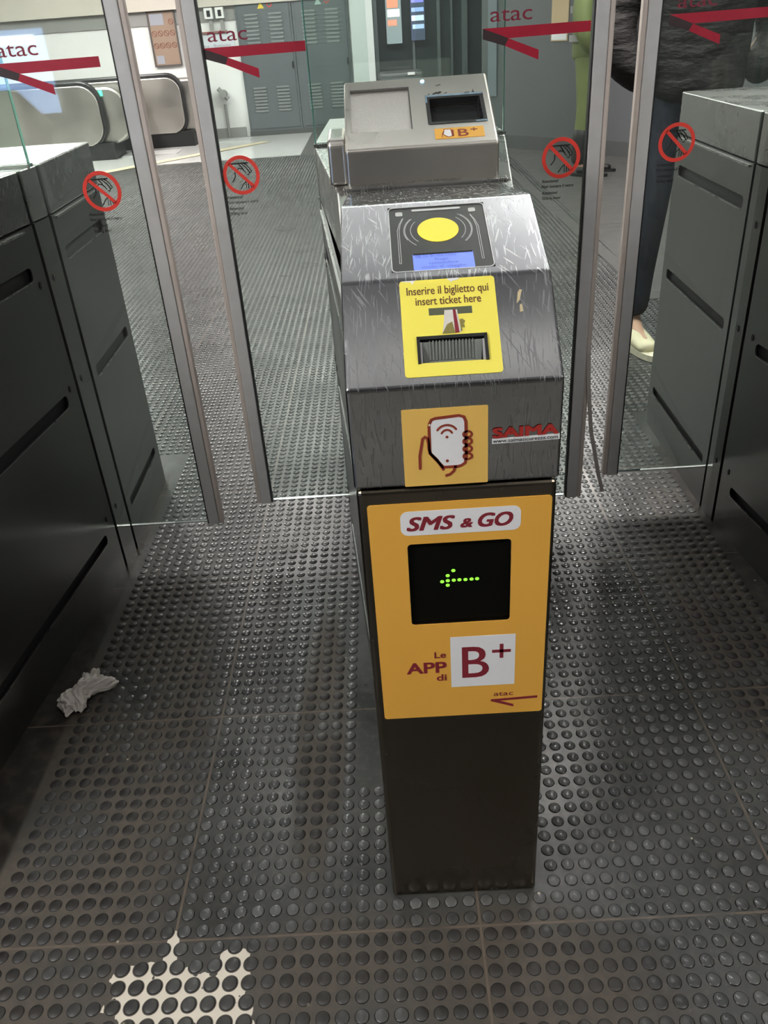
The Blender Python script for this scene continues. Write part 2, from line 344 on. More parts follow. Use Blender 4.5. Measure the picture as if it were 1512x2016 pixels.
P = .5/17
def build_floor():
    V, F, A = [], [], []
    def slab(x0, x1, y0, y1):
        k = sum(len(v) for v in V); V.append(np.array([(x0, y0, 0), (x1, y0, 0), (x1, y1, 0), (x0, y1, 0)], float)); A.append(np.zeros(4)); F.append((np.array([0, 1, 2, 3])+k).reshape(1, 4))
    slab(-3.3, 1.76, -1.3, 9.4)
    tri = []
    def studs(x0, x1, y0, y1, seg, rings, skip):
        ix = np.arange(math.ceil(x0/P-.5), math.floor(x1/P-.5)+1); iy = np.arange(math.ceil(y0/P-.5), math.floor(y1/P-.5)+1)
        gx, gy = np.meshgrid((ix+.5)*P, (iy+.5)*P); c = np.stack([gx.ravel(), gy.ravel()], 1)
        keep = np.ones(len(c), bool)
        for a in skip: keep &= ~((c[:, 0] > a[0]) & (c[:, 0] < a[1]) & (c[:, 1] > a[2]) & (c[:, 1] < a[3]))
        c = c[keep]; t = np.arange(seg)*2*math.pi/seg; nr = len(rings); tv = []
        for r, z in rings: tv.append(np.stack([r*np.cos(t), r*np.sin(t), np.full(seg, z)], 1))
        tv.append(np.array([[0, 0, rings[-1][1]+.0004]])); tv = np.concatenate(tv); nv = len(tv)
        off = np.zeros((len(c), 1, 3)); off[:, 0, :2] = c
        vv = (tv[None]+off).reshape(-1, 3); k = sum(len(v) for v in V); V.append(vv)
        a = np.ones(nv); a[:seg] = 0; a[seg:seg*(nr-1)] = .45; A.append(np.tile(a, len(c)))
        q = []
        for j in range(nr-1):
            for i in range(seg): q.append((j*seg+i, j*seg+(i+1) % seg, (j+1)*seg+(i+1) % seg, (j+1)*seg+i))
        tt = [((nr-1)*seg+i, (nr-1)*seg+(i+1) % seg, nv-1) for i in range(seg)]
        base = (np.arange(len(c))*nv+k)
        if q: F.append((np.array(q)[None]+base[:, None, None]).reshape(-1, 4))
        tri.append((np.array(tt)[None]+base[:, None, None]).reshape(-1, 3))
    sk = [(.345, .615, .045, .32), (.30, .66, .3, 1.9), (-.9, -.335, -2, 1.8), (1.255, 1.9, -2, 1.9)]
    studs(-.85, 1.75, -.75, 2.6, 14, [(.0114, 0), (.0110, .0011), (.0097, .0019)], sk)
    studs(-3.3, 1.75, 2.6, 6.0, 8, [(.0114, 0), (.0100, .0018)], [])
    studs(-3.3, 1.75, 6.0, 9.3, 6, [(.0114, 0), (.0095, .0018)], [])
    verts = np.concatenate(V); at = np.concatenate(A); quads = np.concatenate(F); tris = np.concatenate(tri)
    me = bpy.data.meshes.new('floor'); me.vertices.add(len(verts)); me.vertices.foreach_set('co', verts.ravel())
    nl = quads.size+tris.size; me.loops.add(nl); me.loops.foreach_set('vertex_index', np.concatenate([quads.ravel(), tris.ravel()]).astype(np.int32))
    ls = np.concatenate([np.arange(len(quads))*4, quads.size+np.arange(len(tris))*3]).astype(np.int32)
    me.polygons.add(len(ls)); me.polygons.foreach_set('loop_start', ls)
    me.update(calc_edges=True); me.validate()
    me.polygons.foreach_set('use_smooth', np.ones(len(me.polygons), bool))
    a = me.attributes.new('stud', 'FLOAT', 'POINT'); a.data.foreach_set('value', at.astype(np.float32))
    o = link('floor', me, floor_mat()); struct(o)
    return o
floor = build_floor()
M['screed'] = mat('smooth_screed', (.085, .083, .078), .38, noise=.35, nscale=8, stretch=(1, 3, 1), rvar=.08, coord='Object')
M['pale_floor'] = mat('pale_floor', (.50, .50, .49), .22, noise=.08, nscale=5)
def slab(name, pts, z0, z1, m, parent=None):
    return plate(name, [[pts]], Matrix.Identity(4), z0, z1, m, parent)
struct(slab('floor_smooth', [(1.76, -1.3), (6, -1.3), (6, 12.5), (-.5, 12.5), (-.5, 9.4), (1.76, 9.4)], -.02, 0.0005, M['screed']))
struct(slab('floor_pale', [(-7, -1.3), (-3.3, -1.3), (-3.3, 9.4), (-.5, 9.4), (-.5, 12.5), (-7, 12.5)], -.02, 0.0004, M['pale_floor']))
struct(slab('floor_behind', [(-7, -6), (6, -6), (6, -1.3), (-7, -1.3)], -.02, 0.001, mat('grey_floor', (.20, .19, .175), .35, noise=.2, nscale=5)))
struct(slab('floor_edge_pale', [(-3.3, 8.35), (-2.45, 9.25), (-2.35, 9.4), (-3.3, 9.4)], .0005, .004, M['pale_floor']))
M['stripe'] = mat('yellow_stripe', (.52, .45, .31), .6, noise=.1, nscale=9)
o = slab('tactile_stripe', [(-2.95, 8.86), (-2.86, 8.72), (-1.0, 10.85), (-1.12, 10.95)], .0045, .008, M['stripe'])
struct(o); o.name = 'trim_1'
o = slab('t', [(1.70, 3.2), (1.78, 3.2), (1.60, 9.3), (1.52, 9.3)], .0008, .0035, M['screed']); o.name = 'trim_2'; struct(o)
slab_dark = M['screed']

M['ceiling'] = mat('ceiling_paint', (.42, .43, .45), .8)
M['wall_white'] = mat('wall_white', (.80, .80, .79), .55, noise=.05, nscale=3)
M['wall_beige'] = mat('wall_beige', (.60, .56, .49), .6, noise=.05, nscale=3)
M['wall_grey'] = mat('wall_grey', (.105, .112, .118), .5, noise=.08, nscale=2.5, bump=.05, bscale=5)
M['band_grey'] = mat('band_grey', (.27, .27, .26), .5, noise=.08, nscale=3)
M['skirting'] = mat('skirting', (.075, .078, .078), .5)
M['dark_wall'] = mat('dark_wall', (.13, .12, .11), .7, noise=.1, nscale=2)
struct(box('ceiling', -7, 6, -6, 12.6, CEIL, CEIL+.1, M['ceiling']))
BY = 11.75
struct(box('wall_back', -7, 1.8, BY, BY+.15, 0, CEIL, M['wall_white']))
struct(box('wall_left', -7.1, -7, -6, BY+.1, 0, CEIL, M['wall_beige']))
struct(box('wall_right', 6, 6.1, -6, BY+.1, 0, CEIL, M['dark_wall']))
struct(box('wall_front', -7, 6, -6.1, -6, 0, CEIL, M['dark_wall']))
struct(box('trim_3', -7, -1.36, BY-.03, BY, 1.40, 1.56, M['band_grey']))
struct(box('trim_4', -7, .15, BY-.12, BY, 1.56, CEIL, M['wall_beige']))
struct(box('trim_5', -7, -1.42, BY-.04, BY, 0, .12, M['band_grey']))
# diagonal grey partition on the right, with its dark skirting
def strip_wall(name, a, b, z0, z1, th, m, off=0.):
    a = Vector((*a, 0)); b = Vector((*b, 0)); d = (b-a).normalized(); n = Vector((d.y, -d.x, 0)); n = -n if n.y > 0 else n
    a2, b2 = a+n*off, b+n*off; q = [a2, b2, b2-n*th, a2-n*th]
    return plate(name, [[[(p.x, p.y) for p in q]]], Matrix.Identity(4), z0, z1, m)
WA, WB = (1.56, 9.12), (5.95, 3.93)
struct(strip_wall('wall_partition', WA, WB, 0, CEIL, .12, M['wall_grey']))
struct(strip_wall('baseboard_right', WA, WB, 0, .13, .02, M['skirting'], .02))
# ------------------------------------------------------------------ ceiling lamps
def lamp_mat(s):
    return mat('lamp_%g' % s, (.9, .9, .9), .5, emit=(1.0, .965, .91), estr=s)
_lm = {}
LBL = {0: 'long white ceiling strip light over the left lane, beyond the doors', 1: 'long white ceiling strip light over the right lane, beyond the doors', 2: 'white strip light above the right pair of glass doors',
       3: 'white strip light above the left pair of glass doors', 4: 'white strip light crossing above the middle ticket gate', 5: 'added white fill light on the left, on the entrance side of the gates',
       6: 'wide bright ceiling panel above the escalators', 7: 'wide ceiling panel in front of the louvred cabinets', 8: 'short ceiling light beside the grey partition', 9: 'added white fill light on the right, on the entrance side of the gates', 10: 'dim slim light added above the camera for the ticket slope'}
for i, (x, y, lx, ly, s) in enumerate(LAMPS):
    t = thing('ceiling_light', (x, y, LZ), LBL[i], 'ceiling light')
    a, b_ = lx/2, ly/2
    for q in (-.8, .8): box('hanger', x+(q*a if lx > ly else 0)-.01, x+(q*a if lx > ly else 0)+.01, y+(q*b_ if ly >= lx else 0)-.01, y+(q*b_ if ly >= lx else 0)+.01, LZ+.02, CEIL, M['alu'], t)
    box('diffuser', x-a, x+a, y-b_, y+b_, LZ-.03, LZ+.03, _lm.setdefault(s, lamp_mat(s)), t, .004)
    settle(t)

# ================================================================== TICKET GATES
ZT = 1.036
def capsule(u0, u1, v, h, n=5):
    r = h/2*.8; return rrect(u0, u1, v-h/2, v+h/2, r, n)
def make_gate(cx, gaps, yend, label, y_near_face=None, main=False, group=None):
    """gaps: list of (y centre) of the through-slots the sliding panes run in"""
    t = thing('ticket_gate', (cx, .06, 0), label, 'ticket gate', group)
    hw = .121
    # column -----------------------------------------------------------
    col = box('column', cx-.1195, cx+.1195, .059, .318, 0, .786, M['steel_column'], t, .006, 3)
    # head --------------------------------------------------------------
    prof = [(.057, .790), (.057, .915), (.156, 1.007), (.305, 1.064), (.56, 1.036), (.56, .93), (.30, .93), (.30, .790)]
    bm = prism_x(prof, cx-hw, cx+hw); bevel_all(bm, .0035, 3)
    head = link('head', bm_mesh(bm), M['steel_head'], t)
    # flared body in blocks with the through-slots between ----------------
    ys = [.322]+sum(([g-.0065, g+.0065] for g in gaps), [])+[yend]
    w0, y0, w1, y1 = .124, .322, .212, 1.2
    W = lambda y: w0+(min(y, y1)-y0)*(w1-w0)/(y1-y0) if y < y1 else w1-(y-y1)*.02
    Wl = lambda y: (.1215+(y-.322)*.058 if y < .57 else (.1359+(y-.57)*.1195 if y < 1.2 else .2112-(y-1.2)*.02))
    for i in range(0, len(ys), 2):
        a, b_ = ys[i], ys[i+1]
        if b_-a < .01: continue
        sec = [a]+([1.2] if a < 1.2 < b_ else [])+[b_]
        bm = section_loft([[(cx-W(y)+.012, y, .015), (cx+W(y)-.012, y, .015), (cx+W(y)-.012, y, .93), (cx-W(y)+.012, y, .93)] for y in sec])
        link('body_core', bm_mesh(bm), M['steel_core'], t)
        secl = [a]+[q for q in (.57, 1.2) if a < q < b_]+[b_]
        bm = section_loft([[(cx-Wl(y)-.002, y, .928), (cx+Wl(y)+.002, y, .928), (cx+Wl(y)+.002, y, ZT if y >= .569 else .97), (cx-Wl(y)-.002, y, ZT if y >= .569 else .97)] for y in secl])
        bevel_all(bm, .003, 2, 15)
        link('top_cover', bm_mesh(bm), M['steel_lid'], t)
        # end plates
        for yy, s in ((a, 1), (b_, -1)):
            box('end_plate', cx-W(yy)+.002, cx+W(yy)-.002, min(yy, yy+s*.003), max(yy, yy+s*.003), .0, .927, M['steel_side'], t)
        for s in (-1, 1):
            for q0, q1 in zip(sec, sec[1:]):
                p0 = Vector((cx+s*W(q0), q0, 0)); p1 = Vector((cx+s*W(q1), q1, 0)); L = (p1-p0).length
                if s > 0: F = frame(p0, p1-p0, (0, 0, 1)); f0, f1 = 0, L
                else: F = frame(p1, p0-p1, (0, 0, 1)); f0, f1 = 0, L
                holes = []
                if L > .25:
                    m0, m1 = (.075, .055) if i == 0 else (.03, .04)
                    u0, u1 = (m0, L-m1) if s > 0 else (m1, L-m0)
                    if i == 0: pass
                    for zc, hh in ((.832, .030), (.530, .030), (.135, .026)): holes.append(capsule(u0, u1, zc, hh))
                    # thin lit lip under each slot and groove below the cover
                    for zc, hh in ((.832, .030), (.530, .030), (.135, .026)):
                        bm = bmesh.new(); add_box(bm, u0+.006, u1-.006, zc-hh/2-.0026, zc-hh/2-.0002, -.004, .0018, mt=F)
                        link('slot_lip', bm_mesh(bm), M['steel_lid'], t)
                    bm = bmesh.new(); add_box(bm, u0-.01, u1+.01, .915, .9195, -.001, .0045, mt=F)
                    link('cover_seam', bm_mesh(bm), M['steel_lid'], t)
                plate('side_panel', [[[(f0, .0), (f1, .0), (f1, .925), (f0, .925)]]+holes], F, -.004, 0, M['steel_side'], t)
    # screws on the centre post
    g0 = gaps[0]
    for z in (.80, .55, .18):
        for s in (-1, 1):
            for yy in (g0+.03, g0-.04):
                F = frame((cx+s*(W(yy)+.0005), yy, z), (0, s, 0), (0, 0, 1)); bm = bmesh.new(); add_plate(bm, [circle(0, 0, .0045, 10, .008)], F, -.002, .0008); link('screw', bm_mesh(bm), M['steel_core'], t)
    # fixed pane standing on the cover
    gx = W(1.17); bm = bmesh.new(); add_box(bm, cx-gx+.004, cx+gx-.004, 1.158, 1.168, ZT, 1.95); 
    if len(gaps): pane = link('glass_panel', bm_mesh(bm), M['glass'], t)
    bm = bmesh.new()
    for s in (-1, 1): add_box(bm, cx+s*(gx-.004)-.0012, cx+s*(gx-.004)+.0012, 1.158, 1.168, ZT, 1.95)
    link('glass_edge', bm_mesh(bm), M['glass_edge'], pane)
    bm = bmesh.new(); add_box(bm, cx-gx, cx+gx, 1.150, 1.157, ZT-.002, ZT+.006); add_box(bm, cx-gx, cx+gx, 1.169, 1.176, ZT-.002, ZT+.006)
    link('pane_channel', bm_mesh(bm), M['steel_lid'], t)
    # validator box ---------------------------------------------------------
    bp_ = [(.605, 1.0375), (.605, 1.091), (.785, 1.177), (.785, 1.0375)]
    bm = prism_x(bp_, cx-.121, cx+.121); bevel_all(bm, .004, 3)
    vb = link('validator_box', bm_mesh(bm), M['steel_box'], t)
    bm = prism_x([(.572, 1.034), (.572, 1.041), (.605, 1.041), (.605, 1.034)], cx-.128, cx+.132); bevel_all(bm, .0025, 3, 20)
    link('front_lip', bm_mesh(bm), M['steel_lid'], t)
    bm = prism_x([(.635, 1.036), (.635, 1.098), (.642, 1.106), (.715, 1.114), (.715, 1.036)], cx-.150, cx-.1215); bevel_all(bm, .005, 3)
    link('lock_housing', bm_mesh(bm), M['steel_box'], t)
    if not main:
        settle(t); return t
    X = cx-.479    # features were measured on the middle gate
    # ---- sign window in the column ---------------------------------------
    FC = frame((0, .059, 0), (1, 0, 0), (0, 0, 1))      # u = x, v = z, normal toward the viewer (-y)
    cut(col, [(Matrix.Identity(4), .4173, .545, .03, .075, .581, .707)])
    plate('arrow_display', [[rrect(.4175, .5448, .5812, .7068, .004)]], FC, -.0100, -.0045, M['acrylic'], t)
    disp = t.children[-1]
    plate('arrow_leds', [[circle(x, z, .0026, 14, .0022)] for x, z in ((.4734, .6611), (.4661, .6537), (.4588, .6447), (.466, .6458), (.4737, .6460), (.4809, .6462), (.4886, .6460), (.4964, .6462), (.5035, .6463), (.4658, .6386))],
          FC, -.0044, -.0038, M['led_green'], disp)
    sg = plate('sign_panel', [[rrect(.3710, .5932, .4135, .7665, .004), rrect(.4168, .5455, .5805, .7078, .005)]], FC, .0002, .0012, M['orange'], t)
    sg['label'] = 'orange sign panel with white boxes and maroon lettering'
    plate('white_box', [[rrect(.4100, .5562, .7208, .7552, .0095, 6)]], FC, .0012, .0015, M['white'], sg)
    plate('white_box', [[rrect(.4668, .5537, .4680, .5568, .0004, 1)]], FC, .0012, .0015, M['white'], sg)
    text('lettering', [('SMS', .4180, .7280, .0270, dict(width=.0575, shear=.28, bold=.0010)), ('&', .4835, .7290, .0180, dict(width=.0140, shear=.2, bold=.0008)), ('GO', .5050, .7285, .0270, dict(width=.0410, shear=.28, bold=.0010)),
                       ('Le', .4603, .5225, .0150, dict(width=.0150, align='RIGHT', bold=.0003)), ('APP', .4603, .4965, .0270, dict(width=.0530, align='RIGHT', bold=.0008)), ('di', .4603, .4815, .0165, dict(width=.0130, align='RIGHT', bold=.0003)),
                       ('atac', .5255, .4475, .0120, dict(width=.0270)), ('B', .4825, .4845, .0790, dict(width=.0355, bold=.0005))],
         frame((0, .0576, 0), (1, 0, 0), (0, 0, 1)), M['maroon'], sg)
    plate('plus_sign', [[[(.5226, .5312), (.5478, .5312), (.5478, .5262), (.5226, .5262)]], [[(.5328, .5410), (.5378, .5410), (.5378, .5165), (.5328, .5165)]]], FC, .0014, .0017, M['maroon'], sg)
    plate('arrow_emblem', [[[(.5214, .4410), (.5862, .4440), (.5862, .4400), (.5330, .4378), (.5530, .4300), (.5530, .4255), (.5214, .4380)]]], FC, .0014, .0017, M['maroon'], sg)
    # white top bar of the column and its bright rim
    # ---- phone sticker on the head front ----------------------------------
    FH = frame((0, .057, 0), (1, 0, 0), (0, 0, 1))
    st = plate('phone_sticker', [[rrect(.4183, .5158, .7905, .8888, .0015)]], FH, .0001, .0007, M['orange_b'], t)
    st['label'] = 'square orange sticker with a hand holding a phone'
    ph = [(.4490, .8690), (.4520, .8750), (.4560, .8765), (.4830, .8785), (.4885, .8765), (.4908, .8705), (.4908, .8250), (.4893, .8180), (.4850, .8150), (.4810, .8140), (.4640, .8140), (.4490, .8330)]
    plate('phone_picture', [[ph]], FH, .0007, .0009, M['white'], st)
    S = [stroke(ph+[ph[0]], .0034)]
    S += [stroke([(.4370, .8140), (.4372, .8300), (.4398, .8440), (.4412, .8520), (.4440, .8540), (.4468, .8520), (.4478, .8450), (.4480, .8380), (.4500, .8320), (.4570, .8240), (.4640, .8110)], .0034),
          stroke([(.4780, .8138), (.4760, .8080), (.4715, .8040), (.4675, .8030)], .0034)]
    S += [stroke([(.4614+.0150*math.cos(a), .8535+.0115*math.sin(a)) for a in [math.radians(38+104*k/10) for k in range(11)]], .0024)]
    S = [[s] for s in S if s]
    S[-1] = [stroke([(.4690+.0122*math.cos(math.radians(a)), .8560+.0115*math.sin(math.radians(a))) for a in range(30, 151, 12)], .0026)]
    S += [[stroke([(.4690+.0068*math.cos(math.radians(a)), .8535+.0080*math.sin(math.radians(a))) for a in range(30, 151, 15)], .0024)], [circle(.4690, .8525, .0017, 14)], [circle(.4688, .8220, .0018, 14)]]
    for z in (.8545, .8455, .8360, .8265): S.append([circle(.4925, z, .0062, 18, .0052), circle(.4925, z, .0034, 14, .0026)])
    plate('phone_outline', S, FH, .0009, .0012, M['rust'], st)
    # ---- torn company sticker ---------------------------------------------
    sa = plate('company_sticker', [[[(.5204, .8398), (.5978, .8412), (.5974, .8482), (.5204, .8462)]]], FH, .0001, .0006, M['white'], t)
    text('lettering', [('www.saimasicurezza.com', .5365, .8317, .0068, dict(width=.0740, bold=.00004))], frame((0, .0563, 0), (1, 0, .018), (-.018, 0, 1)), M['ink'], sa)
    text('red_lettering', [('SAIMA', .5372, .8382, .0168, dict(width=.0730, bold=.0010))], frame((0, .0561, 0), (1, 0, .018), (-.018, 0, 1)), M['saima_red'], sa)
    # ---- ticket panel (first slope) ---------------------------------------
    d1 = Vector((0, .156-.057, 1.007-.915)); F1 = frame((0, .057, .915), (1, 0, 0), d1)
    cut(head, [(F1, .4405, .5195, .0270, .0600, -.035, .01)])
    ys_ = plate('ticket_sticker', [[rrect(.4252, .5338, .0115, .1325, .004), rrect(.4415, .5185, .0280, .0595, .0008, 1)]], F1, .0001, .0007, M['yellow'], t)
    ys_['label'] = 'yellow sticker reading insert ticket here'
    text('lettering', [('Inserire il biglietto qui', .4795, .1135, .0145, dict(width=.0930, align='CENTER', bold=.00016)), ('insert ticket here', .4795, .1000, .0145, dict(width=.0740, align='CENTER', bold=.00016))],
         F1 @ Matrix.Translation((0, 0, .0007)), M['brown_ink'], ys_)
    plate('printed_slot', [[[(.4565, .0865), (.5055, .0865), (.5055, .0955), (.4565, .0955)]]], F1, .0007, .0009, mat('print_grey', (.09, .10, .06), .5), ys_)
    plate('printed_ticket', [[[(.4742, .0920), (.4836, .0920), (.4850, .0660), (.4700, .0625), (.4725, .0760)]], [[(.4868, .0920), (.4885, .0920), (.4912, .0640), (.4890, .0630)]]], F1, .0009, .0011, M['off_white'], ys_)
    plate('printed_stripe', [[[(.4836, .0920), (.4868, .0920), (.4893, .0630), (.4845, .0625)]]], F1, .0011, .0013, M['maroon'], ys_)
    plate('worn_patch', [[[(.4700, .0625), (.4760, .0740), (.4820, .0770), (.4845, .0625)]], [[(.4912, .0640), (.4905, .0790), (.4935, .0800), (.4965, .0770), (.4945, .0735), (.4955, .0690), (.4925, .0690), (.4925, .0650)]]], F1, .0013, .0014, mat('worn_print', (.22, .19, .05), .6, noise=.5, nscale=500), ys_)
    plate('torn_edge', [[[(.4700+.012, .1325), (.4950, .1325), (.4915, .1300), (.4860, .1290), (.4845, .1270), (.4830, .1295), (.4800, .1310)]], [[(.4270, .1322), (.4440, .1322), (.4420, .1305), (.4400, .1270), (.4385, .1305), (.4300, .1312)]]], F1, .0007, .0010, M['white'], ys_)
    # the mouth that takes the ticket
    bm = bmesh.new(); 
    for (a, b_, c, d) in ((.4406, .4440, .0272, .0598), (.5160, .5194, .0272, .0598), (.4406, .5194, .0560, .0598)): add_box(bm, a, b_, c, d, -.030, .0032, mt=F1)
    mo = link('ticket_slot', bm_mesh(bm), M['black_plastic'], t)
    bm = bmesh.new()
    vs = [bm.verts.new(F1 @ Vector(v)) for v in ((.4480, .0315, -.012), (.5120, .0315, -.012), (.5140, .0545, -.001), (.4460, .0545, -.001), (.4465, .0300, -.030), (.5135, .0300, -.030), (.5140, .0545, -.030), (.4460, .0545, -.030))]
    for f in ((0, 1, 2, 3), (4, 7, 6, 5), (0, 4, 5, 1), (1, 5, 6, 2), (2, 6, 7, 3), (3, 7, 4, 0)): bm.faces.new([vs[k] for k in f])
    for k in range(14):
        x = .4545+k*.0037
        a = [bm.verts.new(F1 @ Vector(v)) for v in ((x, .0355, -.0115), (x+.0012, .0355, -.0115), (x+.0012, .0545, -.0020), (x, .0545, -.0020), (x, .0355, -.0085), (x+.0012, .0355, -.0085), (x+.0012, .0549, .0010), (x, .0549, .0010))]
        for f in ((0, 3, 2, 1), (4, 5, 6, 7), (0, 1, 5, 4), (1, 2, 6, 5), (2, 3, 7, 6), (3, 0, 4, 7)): bm.faces.new([a[q] for q in f])
    link('ribbed_guide', bm_mesh(bm), M['rib_plastic'], mo)
    bm = bmesh.new(); add_box(bm, .4440, .4462, .0285, .0540, -.012, .0005, mt=F1); add_box(bm, .5140, .5160, .0285, .0540, -.012, .0005, mt=F1)
    link('slot_cheek', bm_mesh(bm), M['grey_print'], mo)
    plate('glue_mark', [[[(.5560, .0950), (.5600, .0990), (.5625, .1085), (.5640, .1120), (.5610, .1130), (.5585, .1080), (.5575, .1010)]], [[(.5590, .0840), (.5630, .0850), (.5620, .0950), (.5595, .0930)]]], F1, .0001, .0003, M['glue'], t)
    # ---- card reader (second slope) ----------------------------------------
    d2 = Vector((0, .305-.156, 1.064-1.007)); F2 = frame((0, .156, 1.007), (1, 0, 0), d2)
    cut(head, [(F2, .4175, .5378, .0135, .1480, -.006, .01)])
    rd = plate('card_reader', [[rrect(.4183, .5370, .0143, .1472, .006, 5)]], F2, -.0058, -.0005, M['reader_plate'], t, .0004)
    plate('rim', [[rrect(.4178, .5376, .0137, .1478, .007, 5), rrect(.4188, .5366, .0148, .1467, .006, 5)]], F2, -.001, .0004, M['alu'], rd)
    plate('yellow_disc', [[circle(.4772, .0952, .0252, 48)]], F2, -.0005, -.0001, M['yellow_disc'], rd)
    G = [[rrect(.4268, .4356, .1290, .1376, .002)], [rrect(.5176, .5264, .1290, .1376, .002)], [stroke([(.4492, .1395), (.5062, .1395)], .0042)]]
    plate('grey_marks', G, F2, -.0005, -.0001, mat('mark_grey', (.40, .41, .40), .4), rd)
    S = []
    for r, a in ((.0335, 36), (.0405, 40)):
        S += [[stroke(arc(.4772, .0952, r, 180-a, 180+a*1.15, 14), .0007)], [stroke(arc(.4772, .0952, r, -a*1.0, a*1.25, 14), .0007)]]
    S += [[stroke(arc(.4772, .0952, .0418, 142, 205, 14), .0006)], [stroke(arc(.4772, .0952, .0418, -40, 45, 14), .0006)]]
    for s in (-1, 1):
        cxx = .4772
        for w_ in (0, .0022): S.append([stroke([(cxx+s*(.0420-w_*.3), .1235), (cxx+s*(.0465-w_*.6), .1120), (cxx+s*(.0495-w_), .0980), (cxx+s*(.0495-w_), .0310)], .0006)])
        S.append([stroke([(cxx+s*.0495, .0310), (cxx+s*.0473, .0310)], .0006)])
    plate('fine_lines', S, F2, -.0005, -.0002, M['grey_print'], rd)
    lcd = plate('display_screen', [[rrect(.4435, .5148, .0125+.003, .0480, .0022)]], F2, -.0005, .0000, M['lcd'], rd)
    FL = F2 @ Matrix.Translation((0, 0, .0002))
    text('display_text', [('08:26 01/02/2025', .4465, .0395, .0062, dict(width=.048, bold=.0001)), ('Prego', .4770, .0325, .0062, dict(width=.0155, align='CENTER', bold=.0001)), ('convalidare', .4790, .0255, .0062, dict(width=.034, align='CENTER', bold=.0001)), ('titolo di viaggio.', .4790, .0185, .0062, dict(width=.053, align='CENTER', bold=.0001))], FL, M['lcd_ink'], rd)
    plate('screen_shade', [[[(.4440, .0450), (.5143, .0450), (.5143, .0478), (.4440, .0478)]]], F2, .0001, .0004, M['acrylic'], rd)
    # ---- validator box top ---------------------------------------------------
    d3 = Vector((0, .18, .086)); F3 = frame((0, .605, 1.091), (1, 0, 0), d3)
    cut(vb, [(F3, .3685, .4672, .0478, .1718, -.0045, .01), (F3, .4935, .5870, .0570, .1385, -.018, .01)])
    plate('keypad_plate', [[rrect(.3687, .4670, .0480, .1716, .001, 1)]], F3, -.0045, -.0038, M['steel_keypad'], t)
    plate('recess_shadow', [[[(.3684, .1719), (.4673, .1719), (.4673, .1680), (.3684, .1680)]], [[(.4673, .1680), (.4673, .0476), (.4655, .0476), (.4655, .1680)]]], F3, -.0037, -.0002, mat('recess_shade', (.07, .065, .06), .6), t)  # dark strips standing in for the shadow inside the keypad recess
    bz = plate('card_window', [[rrect(.4925, .5880, .0560, .1395, .004), rrect(.4985, .5820, .0620, .1290, .003)]], F3, -.010, .0008, M['black_plastic'], t)
    plate('window_rim', [[[(.4925, .1395), (.5880, .1395), (.5860, .1345), (.4945, .1345)]], [[(.5700, .0560), (.5880, .0560), (.5880, .0600), (.5690, .0590)]], [[(.4925, .1395), (.4950, .1395), (.4955, .1180), (.4925, .1180)]]], F3, .0006, .0012, mat('blue_tape', (.20, .30, .38), .35, noise=.6, nscale=120), bz)
    plate('window_pane', [[rrect(.4985, .5820, .0620, .1290, .002)]], F3, -.0135, -.0125, mat('card_window_dark', (.018, .020, .020), .15, noise=.5, nscale=50, stretch=(1, 6, 6)), bz)
    plate('window_frame', [[rrect(.5035, .5760, .0680, .1215, .002), rrect(.5047, .5748, .0692, .1203, .002)]], F3, -.0125, -.0115, M['reader_plate'], bz)
    sk_ = plate('box_sticker', [[rrect(.5012, .5793, .0150, .0432, .0015)]], F3, .0001, .0006, mat('orange_box', (.80, .42, .05), .42), t)
    text('lettering', [('B', .5380, .0185, .0275, dict(width=.0160, bold=.0004))], F3 @ Matrix.Translation((0, 0, .0007)), M['rust'], sk_)
    plate('plus_sign', [[[(.5580, .0342), (.5690, .0342), (.5690, .0362), (.5580, .0362)]], [[(.5625, .0310), (.5645, .0310), (.5645, .0395), (.5625, .0395)]]], F3, .0006, .0009, M['rust'], sk_)
    plate('hand_mark', [[stroke([(.5120, .0190), (.5130, .0280), (.5150, .0330)], .0012)], [stroke([(.5145, .0270), (.5165, .0395), (.5270, .0390), (.5275, .0330), (.5290, .0200), (.5215, .0180), (.5150, .0250)], .0012)]]+[[circle(.5293, .0215+k*.0045, .0022, 10)] for k in range(4)], F3, .0009, .0011, M['rust'], sk_)
    plate('phone_mark', [[[(.5150, .0260), (.5170, .0388), (.5262, .0384), (.5280, .0210), (.5215, .0190)]]], F3, .0006, .0008, M['white'], sk_)
    bm = bmesh.new(); add_plate(bm, [circle(.4910, .1850, .0032, 20)], F3, -.001, .0012); bevel_all(bm, .0006, 2)
    link('status_led', bm_mesh(bm), M['led_blue'], t)
    plate('tape_residue', [[stroke([(.5070, .1440), (.5110, .1465), (.5160, .1450)], .0030)], [circle(.5125, .1470, .0022, 8)], [circle(.5178, .1480, .0030, 9, .0024)], [stroke([(.5130, .1685), (.5200, .1710)], .0013)], [[(.5700, .1420), (.5745, .1420), (.5738, .1450), (.5732, .1530), (.5722, .1450)]],
                              [stroke([(.4985, .1420), (.5000, .1450)], .0014)], [stroke([(.5260, .1440), (.5290, .1452)], .0016)], [stroke([(.5590, .1425), (.5660, .1430)], .0012)]], F3, .0001, .0004, M['smudge'], t)
    settle(t)
    return t
gate_mid = make_gate(.479, [1.13, 1.198], 1.75, 'stainless steel ticket gate in the middle with orange sign and yellow ticket sticker', main=True)
gate_left = make_gate(-.567, [1.104, 1.190], 1.60, 'dark steel ticket gate cabinet along the left edge, beside crumpled tissue')
gate_right = make_gate(1.491, [1.155, 1.24], 1.83, 'dark steel ticket gate cabinet along the right edge, below person in black jacket')

